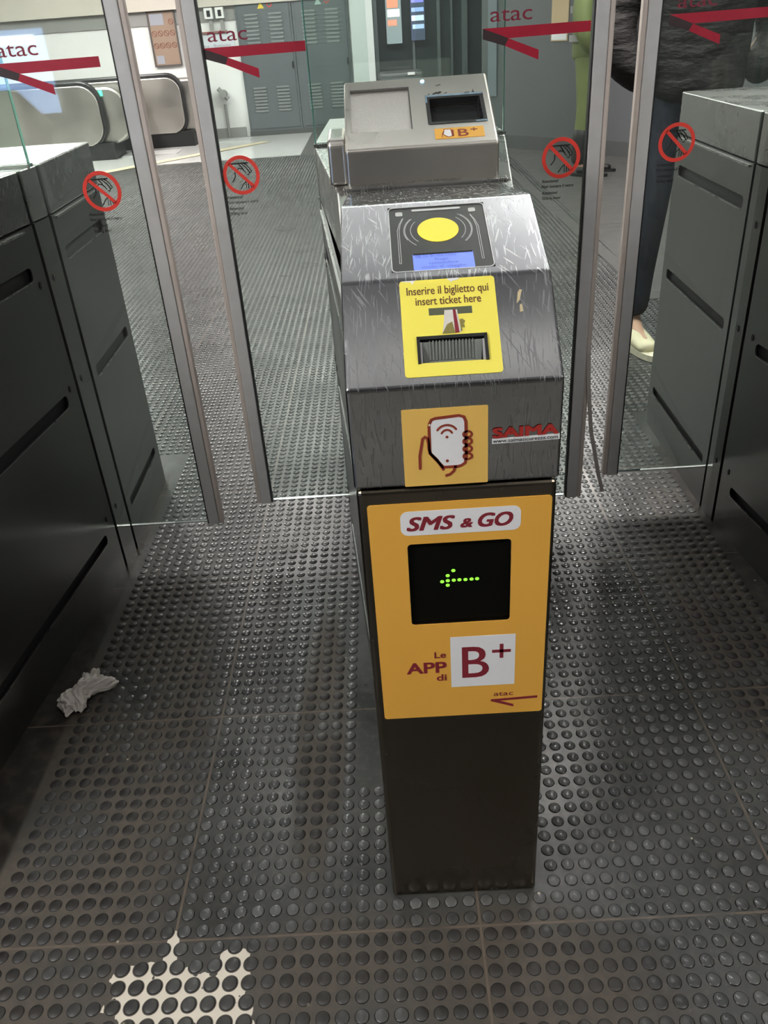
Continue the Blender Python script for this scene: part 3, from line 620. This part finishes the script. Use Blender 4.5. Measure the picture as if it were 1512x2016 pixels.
# ================================================================== SLIDING GLASS DOORS
def make_door(y, xin, xout, side, label, arrow_x, warn_x, strap=False):
    """side +1: leading edge at the right (xout > xin); arrow_x = x of the arrow's tip"""
    t = thing('glass_door', ((xin+xout)/2, y, .135), label, 'glass door', None)
    s = side; th = .004
    px = sorted((xin, xout-s*.03))
    bm = bmesh.new(); add_box(bm, px[0], px[1], y-th, y+th, .135, 1.95); link('glass_pane', bm_mesh(bm), M['glass'], t)
    bm = bmesh.new(); add_box(bm, px[0], px[1], y-th, y+th, .1325, .1348); link('pane_edge', bm_mesh(bm), mat('edge_light', (.22, .26, .24), .4), t)
    a, b_ = sorted((xout-s*.040, xout-s*.012)); fr = box('frame_post', a, b_, y-.012, y+.012, .128, 1.97, M['alu'], t, .002)
    a, b_ = sorted((xout-s*.0118, xout)); e = box('edge_trim', a, b_, y-.009, y+.011, .128, 1.97, M['alu_edge'], t, .003, 3)
    a, b_ = sorted((xout-s*.0405, xout-s*.0430)); box('gasket', a, b_, y-.010, y+.010, .130, 1.97, M['ink'], t)
    FD = frame((arrow_x, y-th, 0), (1, 0, 0), (0, 0, 1))
    em = plate('arrow_emblem', [[[(.0, 1.2362), (.218, 1.2375), (.218, 1.2185), (.052, 1.2165), (.040, 1.2215)]], [[(.045, 1.2035), (.052, 1.2165), (.1140, 1.1925), (.1140, 1.1745)]]], FD, .0002, .0006, M['red_film'], t)
    plate('arrow_fold', [[[(.0, 1.2362), (.040, 1.2215), (.052, 1.2165), (.045, 1.2035), (.0, 1.2175)]]], FD, .0002, .0006, M['black_film'], em)
    text('lettering', [('atac', .015, 1.2470, .0385, dict(width=.084, w1=.0006))], FD, mat('film_maroon', (.20, .012, .035), .5), em)
    # prohibition sign: hand reaching between closing panes
    FW = frame((warn_x, y-th, .984), (1, 0, 0), (0, 0, 1)); R_ = .0415
    r1 = .0335
    n = []
    a1, a2 = math.radians(135), math.radians(-45)
    sl = [(-.0275, .0225), (-.0225, .0275), (.0275, -.0225), (.0225, -.0275)]
    ws = plate('warning_sticker', [[circle(0, 0, R_, 48), circle(0, 0, r1, 48)], [sl]], FW, .0008, .0011, M['red_sign'], t)
    H = [stroke([(-.020, .0245), (.017, .0250)], .0030), stroke([(-.003, .0240), (.003, .0160), (.006, .0100)], .0024), stroke([(.004, .0225), (.010, .0180), (.016, .0110), (.0195, .0050)], .0022),
         stroke([(.001, .0190), (.006, .0110), (.011, .0040)], .0022), stroke([(.009, .0235), (.015, .0205), (.020, .0140), (.024, .0070), (.021, .0040)], .0022), stroke([(.0195, .0050), (.0165, -.0010), (.0130, .0010)], .0020),
         stroke([(.003, .0130), (-.004, .0150), (-.007, .0115)], .0022), stroke([(.013, .0150), (.017, .0080)], .0018),
         stroke([(-.010, .0110), (-.014, .0060), (-.0135, -.0020), (-.0165, -.0070), (-.0215, -.0130)], .0024), stroke([(.013, -.0100), (.003, -.0180), (-.005, -.0290)], .0022), stroke([(.013, -.0100), (.0130, -.0290)], .0022), stroke([(.014, -.0120), (.0195, -.0280)], .0022), stroke([(.0085, -.0160), (.0080, -.0290)], .0018)]
    plate('hand_picture', [[h] for h in H], FW, .0003, .0007, M['ink'], ws)
    text('caption', [('Attenzione!', -.040, -.049, .0090, dict(width=.036, bold=.00022)), ('Non toccare il vetro', -.040, -.060, .0090, dict(width=.070, bold=.00022)), ('Attention!', -.038, -.0735, .0090, dict(width=.033, bold=.00022)), ('Sliding door', -.038, -.0845, .0090, dict(width=.041, bold=.00022))],
         FW @ Matrix.Translation((0, 0, .0003)), M['ink'], ws)
    if strap:
        bm = bmesh.new(); pts = [(xout-.006, y-.004, 1.3), (xout-.010, y-.006, .62), (xout-.001, y-.012, .45), (xout+.012, y-.016, .33), (xout+.040, y-.018, .20), (xout+.055, y-.018, .145)]
        pp = []
        for i in range(len(pts)-1):
            for k in range(4): pp.append(Vector(pts[i]).lerp(Vector(pts[i+1]), k/4))
        pp.append(Vector(pts[-1])); L_ = [bm.verts.new(p+Vector((-.005, 0, 0))) for p in pp]; R2 = [bm.verts.new(p+Vector((.005, 0, 0))) for p in pp]; L3 = [bm.verts.new(p+Vector((-.005, .0025, 0))) for p in pp]; R3 = [bm.verts.new(p+Vector((.005, .0025, 0))) for p in pp]
        for i in range(len(pp)-1):
            for q in ((L_, R2), (R2, R3), (R3, L3), (L3, L_)): bm.faces.new((q[0][i], q[1][i], q[1][i+1], q[0][i+1]))
        st = link('rubber_seal', bm_mesh(bm), M['rubber_seal'], t); st['label'] = 'loose rubber seal strip hanging from the door edge'
    settle(t)
make_door(1.104, -.49, -.068, 1, 'leftmost glass door, blue screen seen behind its red arrow', -.358, -.194)
make_door(1.198, .40, .012, -1, 'glass door left of the middle gate, louvred cabinets seen through it', .052, .097)
make_door(1.130, .50, .900, 1, 'glass door right of the middle gate with a loose seal strip', .635, .805, True)
make_door(1.240, 1.40, .985, -1, 'rightmost glass door, black-jacketed person seen through its red arrow', 1.044, 1.090)

# ================================================================== TISSUE ON THE FLOOR
def tissue():
    bm = bmesh.new(); bmesh.ops.create_icosphere(bm, subdivisions=5, radius=1)
    rnd = random.Random(3)
    cs = [(Vector((rnd.uniform(-1, 1), rnd.uniform(-1, 1), rnd.uniform(-1, 1))).normalized(), rnd.uniform(5, 14), rnd.uniform(0, 6)) for _ in range(14)]
    for v in bm.verts:
        d = v.co.copy(); f = sum(abs(math.sin(d.dot(a)*k+p)) for a, k, p in cs)/14
        r = .55+.62*f; a = math.atan2(d.y, d.x)
        r *= 1+.16*math.sin(3*a+1)+.14*math.sin(5*a+.5)+.08*math.sin(9*a)
        waist = 1-.22*math.exp(-((d.y+.05)/.22)**2)
        v.co = Vector((d.x*r*.040*waist+d.y*.020+.012*math.sin(d.y*5), d.y*r*.066, max(-.2, d.z)*r*.024+.005+.006*abs(math.sin(d.x*9+d.y*7))))
    bmesh.ops.recalc_face_normals(bm, faces=bm.faces)
    o = link('crumpled_tissue', bm_mesh(bm, False), mat('tissue_paper', (.62, .58, .54), .9, noise=.12, nscale=60, bump=.4, bscale=150))
    o.location = (-.322, .592, .0035); tag(o, 'crumpled off-white tissue on the studded floor by left gate', 'tissue')
tissue()

# ================================================================== BACKGROUND
# escalator balustrades, running to the left, rounded newel end to the right
M['esc_steel'] = mat('escalator_steel', (.52, .50, .46), .34, 1.0, noise=.12, nscale=3, rvar=.06)
M['handrail'] = mat('handrail_rubber', (.02, .02, .021), .35)
def escalator(x_end, y0, depth, ztop, zbot, length, label, r, green=False):
    t = thing('escalator', (x_end-length/2, y0+depth/2, 0), label, 'escalator')
    def prof(x1, x0, za, zb, rr, n=8):
        P_ = [(x0, za), (x1-rr*.8, za)]
        P_ += [(x1-rr+rr*math.cos(math.radians(a)), za+rr+rr*math.sin(math.radians(a))) for a in np.linspace(-75, 0, n)]
        P_ += [(x1-rr+rr*math.cos(math.radians(a)), zb-rr+rr*math.sin(math.radians(a))) for a in np.linspace(0, 90, n)]
        P_ += [(x0, zb)]; return P_
    def ext(name, P_, ya, yb, m, bev=0):
        bm = section_loft([[(x, ya, z) for x, z in P_], [(x, yb, z) for x, z in P_]])
        if bev: bevel_all(bm, bev, 2, 40)
        return link(name, bm_mesh(bm), m, t)
    x0 = x_end-length
    ext('balustrade_panel', prof(x_end-.30, x0, zbot, ztop-.05, r), y0, y0+.05, M['esc_steel'], .01)
    ext('handrail', prof(x_end-.265, x0, zbot-.03, ztop, r+.03), y0+.03, y0+.11, M['handrail'], .02)
    ext('newel_casing', prof(x_end, x0, zbot, ztop-.08, r*1.05), y0+.12, y0+depth, M['esc_steel'], .03)
    box('plinth', x0, x_end-.22, y0+.02, y0+depth-.05, 0, zbot+.02, M['black_plastic'], t)
    box('floor_plate', x_end-.2, x_end+.5, y0+.15, y0+depth, 0, .012, M['alu'], t)
    if green: box('signal_lamp', x_end-.32, x_end-.26, y0+.105, y0+.118, ztop-.18, ztop-.12, mat('signal_green', (.1, .6, .3), .4, emit=(.1, .9, .5), estr=1.5), t)
    settle(t); return t
escalator(-2.62, 10.15, .55, .88, .17, 3.4, 'nearer escalator end with dark handrail, green signal lamp, behind leftmost door', .22, True)
escalator(-1.80, 11.02, .5, .87, .17, 3.2, 'steel escalator end below the framed poster', .18)
o = box('steel_post', -2.57, -2.44, 10.05, 10.13, 0, CEIL, mat('post_taupe', (.20, .185, .165), .45, .3), None, .004); tag(o, 'dark taupe steel post standing before the escalator end', 'post')
t = thing('gas_valve', (-1.62, 11.5, .0), 'small pipe fitting on the white wall beside the escalator end', 'pipe fitting')
bm = bmesh.new(); tube(bm, [(-1.66, 11.70, 0), (-1.66, 11.70, .42)], .02); link('pipe', bm_mesh(bm), M['band_grey'], t)
bm = bmesh.new(); tube(bm, [(-1.66, 11.74, .55), (-1.66, 11.60, .55)], .05, 12); tube(bm, [(-1.72, 11.66, .62), (-1.60, 11.66, .48)], .03, 8); link('valve_body', bm_mesh(bm), M['band_grey'], t); settle(t); t.name = 'wall_valve'
# framed poster of prohibitions
t = thing('framed_poster', (-2.35, BY-.03, .93), 'framed pink-beige poster with rows of round prohibition symbols', 'poster')
px0, px1, pz0, pz1 = -2.50, -2.17, .94, 1.545
FP = frame((0, BY-.031, 0), (1, 0, 0), (0, 0, 1))
plate('frame', [[rrect(px0-.02, px1+.02, pz0-.02, pz1+.02, .004), rrect(px0, px1, pz0, pz1, .002)]], FP, 0, .02, mat('frame_brown', (.09, .08, .075), .4), t)
plate('paper', [[rrect(px0-.005, px1+.005, pz0-.005, pz1+.005, .002)]], FP, 0, .008, mat('paper_pink', (.30, .21, .155), .45), t); pap = t.children[-1]
plate('pale_area', [[rrect(px0+.01, px0+.19, 1.40, 1.53, .003)], [rrect(px0+.02, px0+.12, .955, 1.05, .003)]], FP, .008, .010, mat('paper_pale', (.32, .33, .38), .45), pap)
S = []
for (x, z) in [(px1-.045, 1.43)]+[(px0+.045+k*.080, 1.305) for k in range(4)]+[(px0+.045+k*.080, 1.165) for k in range(4)]:
    S.append([circle(x, z, .034, 20), circle(x, z, .027, 20)]); S.append([stroke([(x-.021, z+.021), (x+.021, z-.021)], .008)])
plate('symbols', S, FP, .010, .012, mat('symbol_brown', (.22, .07, .04), .5), pap)
settle(t)
# two small electrical boxes
for i, (x, lb) in enumerate(((-1.70, 'small pale electrical box on the wall, left one of two'), (-1.555, 'small pale electrical box next to the louvred cabinet, right one of two'))):
    t = thing('switch_box', (x, BY-.03, 1.44), lb, 'electrical box')
    box('case', x-.055, x+.055, BY-.11, BY-.03, 1.425, 1.55, M['wall_white'], t, .006); box('switch', x-.02, x+.025, BY-.118, BY-.109, 1.45, 1.52, M['ink'], t, .003)
    box('conduit', x-.015, x+.035, BY-.06, BY-.03, 1.30, 1.425, M['band_grey'], t); settle(t)
o = box('wall_rail', -2.1, -1.50, BY-.045, BY-.012, 1.262, 1.285, mat('rail_brown', (.25, .12, .10), .5)); tag(o, 'thin brown rail on white wall beneath the electrical boxes', 'rail')
# small notice on white wall (blue white)
t = thing('wall_notice', (-1.75, BY-.01, 1.1), 'pale notice with small grey lettering on the white wall behind the door', 'notice')
box('notice_plate', -2.08, -1.42, BY-.012, BY-.004, 1.09, 1.255, mat('notice_pale', (.60, .63, .68), .4), t)
text('lettering', [('Anagnina - Battistini', -2.0, 1.105, .045, dict(width=.52))], frame((0, BY-.0125, 0), (1, 0, 0), (0, 0, 1)), mat('ink_grey', (.25, .25, .28), .5), t)
settle(t)
# louvred electrical cabinets
M['cab_grey'] = mat('cabinet_grey', (.125, .142, .150), .42, .2, noise=.06, nscale=4)
M['louvre'] = mat('louvre_grey', (.27, .29, .29), .4, .3)
def cabinet(x0, x1, label, warn_col):
    y = 11.70; t = thing('electrical_cabinet', ((x0+x1)/2, y, 0), label, 'electrical cabinet')
    box('case', x0, x1, y-.02, BY-.002, 0, 2.3, M['cab_grey'], t); box('plinth', x0-.005, x1+.005, y-.03, y-.0205, 0, .06, M['skirting'], t)
    F = frame((0, y-.0205, 0), (1, 0, 0), (0, 0, 1))
    dr = plate('door', [[rrect(x0+.03, x1-.03, .09, 2.25, .005)]], F, 0, .012, M['cab_grey'], t, .002)
    for u in (x0+.12, x0+(x1-x0)-.30):
        for z0, nn, dz in ((1.07, 9, .045), (.30, 8, .040)):
            bm = bmesh.new()
            for k in range(nn):
                z = z0+k*dz; add_box(bm, u, u+.17, z, z+.018, .012, .030, mt=F)
                add_box(bm, u+.004, u+.166, z-.010, z, .0122, .0135, mt=F)
            link('louvre_bank', bm_mesh(bm), M['louvre'], dr)
    bm = bmesh.new(); add_box(bm, x1-.055, x1-.035, .80, .88, .012, .03, mt=F); link('handle', bm_mesh(bm), M['ink'], dr)
    plate('warning_triangle', [[[(x0+.30, 1.50), (x0+.39, 1.50), (x0+.345, 1.575)]]], F, .0125, .0145, warn_col, dr)
    plate('round_badge', [[circle(x0+.46, 1.54, .032, 18), circle(x0+.46, 1.54, .022, 18)]], F, .0125, .0145, M['red_sign'], dr)
    settle(t)
cabinet(-1.36, -.625, 'left grey louvred electrical cabinet with yellow warning triangle', mat('tri_yellow', (.75, .55, .05), .5))
cabinet(-.615, .11, 'right grey louvred electrical cabinet beside the white column', mat('tri_pale', (.45, .60, .55), .5))
o = box('white_column', .14, .43, 11.35, 11.68, 0, CEIL, mat('column_white', (.60, .63, .62), .5), None, .005); tag(o, 'square white column between louvred cabinets and dark glass front', 'column')
# dark shop front with lit signs
M['dark_glass'] = mat('dark_glass', (.035, .045, .048), .12, spec=.6)
M['mullion'] = mat('mullion', (.13, .15, .155), .4, .4)
t = thing('glass_shopfront', (1.05, 11.6, 0), 'dark glass front with slim grey mullions behind the middle gate', 'shopfront')
box('dark_pane', .43, 1.95, 11.62, 11.66, 0, CEIL, M['dark_glass'], t)
for x, wd in ((.46, .05), (.95, .03), (1.28, .04), (1.45, .025), (1.62, .07)): box('mullion', x-wd/2, x+wd/2, 11.55, 11.618, 0, CEIL, M['mullion'], t)
settle(t)
def lit_sign(x0, x1, z0, z1, y, label, bg, bands):
    t = thing('lit_sign', ((x0+x1)/2, y, z0), label, 'lit sign'); F = frame((0, y, 0), (1, 0, 0), (0, 0, 1))
    s = plate('panel', [[rrect(x0, x1, z0, z1, .01)]], F, 0, .02, bg, t)
    for nm, a, b_, c, d, m in bands: plate(nm, [[rrect(a, b_, c, d, .004)]], F, .021, .024, m, s)
    settle(t)
e = lambda n, c, s: mat(n, c, .5, emit=c, estr=s)
lit_sign(.60, .80, 1.00, 1.60, 11.53, 'narrow pale lit sign with orange patches on dark glass', e('sg1', (.22, .27, .28), .5), [('orange_patch', .62, .76, 1.40, 1.50, e('sg2', (.75, .25, .15), .7)), ('white_patch', .62, .78, 1.30, 1.385, e('sg3', (.75, .75, .72), .7)), ('orange_patch', .62, .74, 1.20, 1.27, e('sg4', (.7, .3, .2), .5))])
lit_sign(.92, 1.10, 1.02, 1.52, 11.52, 'blue lit sign with white lines on dark glass', e('sg5', (.05, .07, .12), .5), [('violet_patch', .93, 1.09, 1.44, 1.51, e('sg6', (.25, .25, .85), .8)), ('blue_band', .93, 1.09, 1.34, 1.385, e('sg7', (.30, .42, .85), .8)), ('white_band', .93, 1.09, 1.24, 1.30, e('sg8', (.65, .75, .95), .8)), ('blue_band', .94, 1.09, 1.15, 1.20, e('sg9', (.45, .60, .9), .7))])
t = thing('ticket_machine', (.78, 11.1, 0), 'low dark machine standing against dark glass front beside white column', 'machine')
box('body', .46, 1.04, 10.9, 11.4, 0, .70, mat('machine_dark', (.05, .056, .058), .35), t, .05, 4); box('upper_edge', .50, 1.0, 10.885, 10.9, .62, .635, M['mullion'], t); box('white_tag', .83, .92, 10.88, 10.899, .66, .69, M['white'], t); settle(t)
# papers on the partition
def on_wall(d0, d1, z0, z1, name, label, cat, m, inner=None):
    a = Vector((*WA, 0)); d = (Vector((*WB, 0))-a).normalized(); F = frame(a+Vector((-d.y, d.x, 0))*-0.0, d, (0, 0, 1))
    t = thing(name, a+d*(d0+d1)/2+Vector((0, 0, z0)), label, cat)
    s = plate('sheet', [[rrect(d0, d1, z0, z1, .005)]], F, .002, .012, m, t)
    if inner: plate(inner[0], [[rrect(*inner[1:5], .003)]], F, .0125, .014, inner[5], s)
    settle(t)
on_wall(.93, 1.13, .99, 1.38, 'poster', 'tan paper poster on the grey partition behind the right arrow', 'poster', mat('poster_tan', (.50, .38, .22), .5), ('white_strip', .94, 1.12, 1.00, 1.05, M['white']))
on_wall(1.20, 1.36, 1.17, 1.50, 'wall_notice', 'blue and white notice on the grey partition beside tan poster', 'notice', mat('notice_blue', (.12, .18, .32), .4), ('white_figure', 1.24, 1.32, 1.24, 1.40, mat('notice_white', (.45, .55, .70), .5)))
on_wall(.10, .22, .50, 1.60, 'wall_notice', 'tall pale strip notice at the left end of the grey partition', 'notice', mat('strip_pale', (.19, .22, .25), .4), ('red_mark', .12, .20, 1.40, 1.46, M['maroon']))
# advertising screen standing behind the photographer's left: seen mirrored in the left door
t = thing('advertising_screen', (-1.98, -3.0, 0), 'tall lit blue advertising screen, mirrored in the leftmost glass door', 'screen')
box('stand', -2.4, -1.62, -3.10, -2.995, 0, 1.55, M['black_plastic'], t, .01)
box('screen', -2.36, -1.66, -2.994, -2.985, .88, 1.36, mat('screen_blue', (.3, .4, .6), .4, emit=(.34, .55, 1.0), estr=4.2), t); sc_ = t.children[-1]
box('white_caption', -2.0, -1.72, -2.984, -2.982, 1.28, 1.33, mat('screen_white', (.8, .8, .8), .4, emit=(.9, .95, 1.0), estr=9.0), sc_)
settle(t)

# ================================================================== PEOPLE
def person(loc, rot, label, cloth, pose='stand', hiviz=False, scale=1.0):
    t = thing('person', loc, label, 'person')
    def j(name, nodes, edges, m, sub=2):
        # build the skeleton by hand so the skin layer is present
        me = bpy.data.meshes.new('s'); me.from_pydata([n[:3] for n in nodes], edges, []); me.update()
        o = bpy.data.objects.new('s', me); COL.objects.link(o); md = o.modifiers.new('k', 'SKIN'); md.use_smooth_shade = True
        if not me.skin_vertices:
            bm = bmesh.new(); bm.from_mesh(me); bm.verts.layers.skin.verify(); bm.to_mesh(me); bm.free()
        sv = me.skin_vertices[0].data
        for i, n in enumerate(nodes): sv[i].radius = (n[3], n[4] if len(n) > 4 else n[3]); sv[i].use_root = (i == 0)
        sd = o.modifiers.new('u', 'SUBSURF'); sd.levels = sub; sd.render_levels = sub
        dg = bpy.context.evaluated_depsgraph_get(); me2 = bpy.data.meshes.new_from_object(o.evaluated_get(dg)); bpy.data.objects.remove(o)
        for p in me2.polygons: p.use_smooth = True
        return link(name, me2, m, t)
    # local frame: facing -y, z up, 1.74 m tall; s=-1 is the person's right (viewer's left)
    B = [(0, 0, .95, .105, .085), (0, 0, 1.12, .12, .09), (0, 0, 1.32, .15, .10), (0, 0, 1.44, .10, .08), (0, .0, 1.52, .052, .052), (0, -.005, 1.60, .070, .075), (0, -.012, 1.67, .078, .092)]
    E_ = [(0, 1), (1, 2), (2, 3), (3, 4), (4, 5), (5, 6)]
    for s in (-1, 1):
        k = len(B)
        B += [(s*.17, 0, 1.41, .055), (s*.245, .02, 1.20, .045), (s*.27, -.02, 1.08, .040), (s*.20, -.03, .99, .026), (s*.13, -.01, .96, .024, .018)]
        E_ += [(2, k), (k, k+1), (k+1, k+2), (k+2, k+3), (k+3, k+4)]
        h = len(B)
        for f, (dx, ln) in enumerate(((-.027, .070), (-.009, .080), (.009, .075), (.026, .060))):
            q = len(B); B += [(s*.10+dx*.8, -.01, .945, .0095), (s*.095+dx*.8, -.01, .945-ln*.4, .0085), (s*.09+dx*.8, -.005, .945-ln*.7, .0075)]; E_ += [(k+4, q), (q, q+1), (q+1, q+2)]
        q = len(B); B += [(s*.10, -.04, .95, .011), (s*.08, -.045, .93, .009)]; E_ += [(k+3, q), (q, q+1)]
        k = len(B)
        B += [(s*.10, 0, .86, .085), (s*.11, -.01, .50, .055), (s*.115, .02, .28, .050), (s*.12, .03, .09, .036), (s*.125, -.07, .045, .034, .028), (s*.13, -.16, .035, .030, .020)]
        E_ += [(0, k), (k, k+1), (k+1, k+2), (k+2, k+3), (k+3, k+4), (k+4, k+5)]
    # nose and ears
    k = len(B); B += [(0, -.105, 1.655, .014), (0, -.122, 1.635, .013), (.080, 0, 1.645, .016, .022), (-.080, 0, 1.645, .016, .022)]; E_ += [(6, k), (k, k+1), (6, k+2), (6, k+3)]
    j('body', B, E_, M.setdefault('skin', mat('skin', (.45, .28, .2), .5)))
    # jacket
    J = [(0, .01, .86, .20, .17), (0, .01, .93, .205, .17), (0, .01, 1.06, .21, .17), (0, .01, 1.25, .215, .165), (0, .01, 1.40, .17, .12), (0, 0, 1.50, .085, .08)]
    E2 = [(0, 1), (1, 2), (2, 3), (3, 4), (4, 5)]
    for s in (-1, 1):
        k = len(J); J += [(s*.20, .01, 1.40, .095), (s*.285, .02, 1.20, .088), (s*.305, -.02, 1.06, .080), (s*.230, -.06, .985, .068), (s*.165, -.085, .955, .062)]; E2 += [(4, k), (k, k+1), (k+1, k+2), (k+2, k+3), (k+3, k+4)]
    jk = j('jacket', J, E2, cloth[0])
    T = [(0, .01, .96, .175, .135), (0, .01, 1.04, .165, .125)]; E3 = [(0, 1)]
    for s in (-1, 1):
        k = len(T); T += [(s*.10, .01, .84, .105), (s*.112, 0, .52, .078), (s*.118, .025, .28, .070), (s*.122, .03, .10, .066)]; E3 += [(0, k), (k, k+1), (k+1, k+2), (k+2, k+3)]
    tr = j('trousers', T, E3, cloth[1])
    for s in (-1, 1):
        j('shoe', [(s*.122, .055, .050, .042, .040), (s*.124, -.02, .048, .044, .040), (s*.128, -.11, .040, .048, .032), (s*.130, -.185, .034, .040, .024)], [(0, 1), (1, 2), (2, 3)], cloth[2])
        bm = bmesh.new(); add_plate(bm, [[(s*.126+.050*math.cos(a)*(1 if math.sin(a) > 0 else .92), -.065+.165*math.sin(a)) for a in np.linspace(0, 2*math.pi, 24, endpoint=False)]], Matrix.Identity(4), .0, .024); link('shoe_sole', bm_mesh(bm), cloth[3], t)
    bm = bmesh.new(); bmesh.ops.create_uvsphere(bm, u_segments=24, v_segments=16, radius=1)
    for v in bm.verts: v.co = Vector((v.co.x*.088, v.co.y*.100+.012, v.co.z*.085+1.705)) if v.co.y > -.55 or v.co.z > .35 else Vector((v.co.x*.07, v.co.y*.06+.02, v.co.z*.07+1.70))
    link('hair', bm_mesh(bm, True), cloth[4], t)
    if hiviz:
        for s in (-1, 1): j('boot', [(s*.122, .03, .08, .075), (s*.120, .025, .26, .082), (s*.117, .012, .42, .088)], [(0, 1), (1, 2)], cloth[2])
        for z0, nm in ((1.02, 'reflective_band'), (1.22, 'reflective_band')):
            bm = bmesh.new(); n = 28
            r = [[bm.verts.new(((.208+dx)*math.cos(a), .01+(.176+dx)*math.sin(a), z)) for a in np.linspace(0, 2*math.pi, n, endpoint=False)] for dx, z in ((.010, z0), (.012, z0+.05))]
            for i in range(n): bm.faces.new((r[0][i], r[0][(i+1) % n], r[1][(i+1) % n], r[1][i]))
            link(nm, bm_mesh(bm), M['band_grey'], t)
    t.rotation_euler = (0, 0, rot); t.scale = (scale,)*3
    return t
puffer = mat('puffer_black', (.008, .007, .007), .72, spec=.22, noise=.4, nscale=9, bump=.0)
_nt = puffer.node_tree; _wv = _nt.nodes.new('ShaderNodeTexNoise'); _wv.inputs['Scale'].default_value = 9; _wv.inputs['Detail'].default_value = 4; _mp = _nt.nodes.new('ShaderNodeMapping'); _mp.inputs['Scale'].default_value = (1, 1, 2.6)
_nt.links.new(_nt.nodes['Texture Coordinate'].outputs['Object'], _mp.inputs[0]); _nt.links.new(_mp.outputs[0], _wv.inputs[0])
_bp = _nt.nodes.new('ShaderNodeBump'); _bp.inputs['Distance'].default_value = .03; _bp.inputs['Strength'].default_value = .8; _nt.links.new(_wv.outputs[0], _bp.inputs['Height']); _nt.links.new(_bp.outputs[0], _nt.nodes['Principled BSDF'].inputs['Normal'])
dark_hair = mat('dark_hair', (.015, .012, .01), .5)
person((1.58, 2.62, .004), math.radians(8), 'person in black puffer jacket and dark blue trousers standing behind the right gate',
       [puffer, mat('navy_trousers', (.012, .016, .028), .8, noise=.2, nscale=30), mat('shoe_cream', (.62, .58, .40), .6), mat('shoe_sole_cream', (.66, .62, .48), .6), dark_hair], scale=1.06)
hv = mat('hi_vis', (.14, .17, .055), .7, noise=.2, nscale=6)
person((2.22, 6.9, .001), math.radians(60), 'person in yellow-green high-visibility jacket and trousers beside the grey partition',
       [hv, hv, M['ink'], M['black_plastic'], dark_hair], hiviz=True)
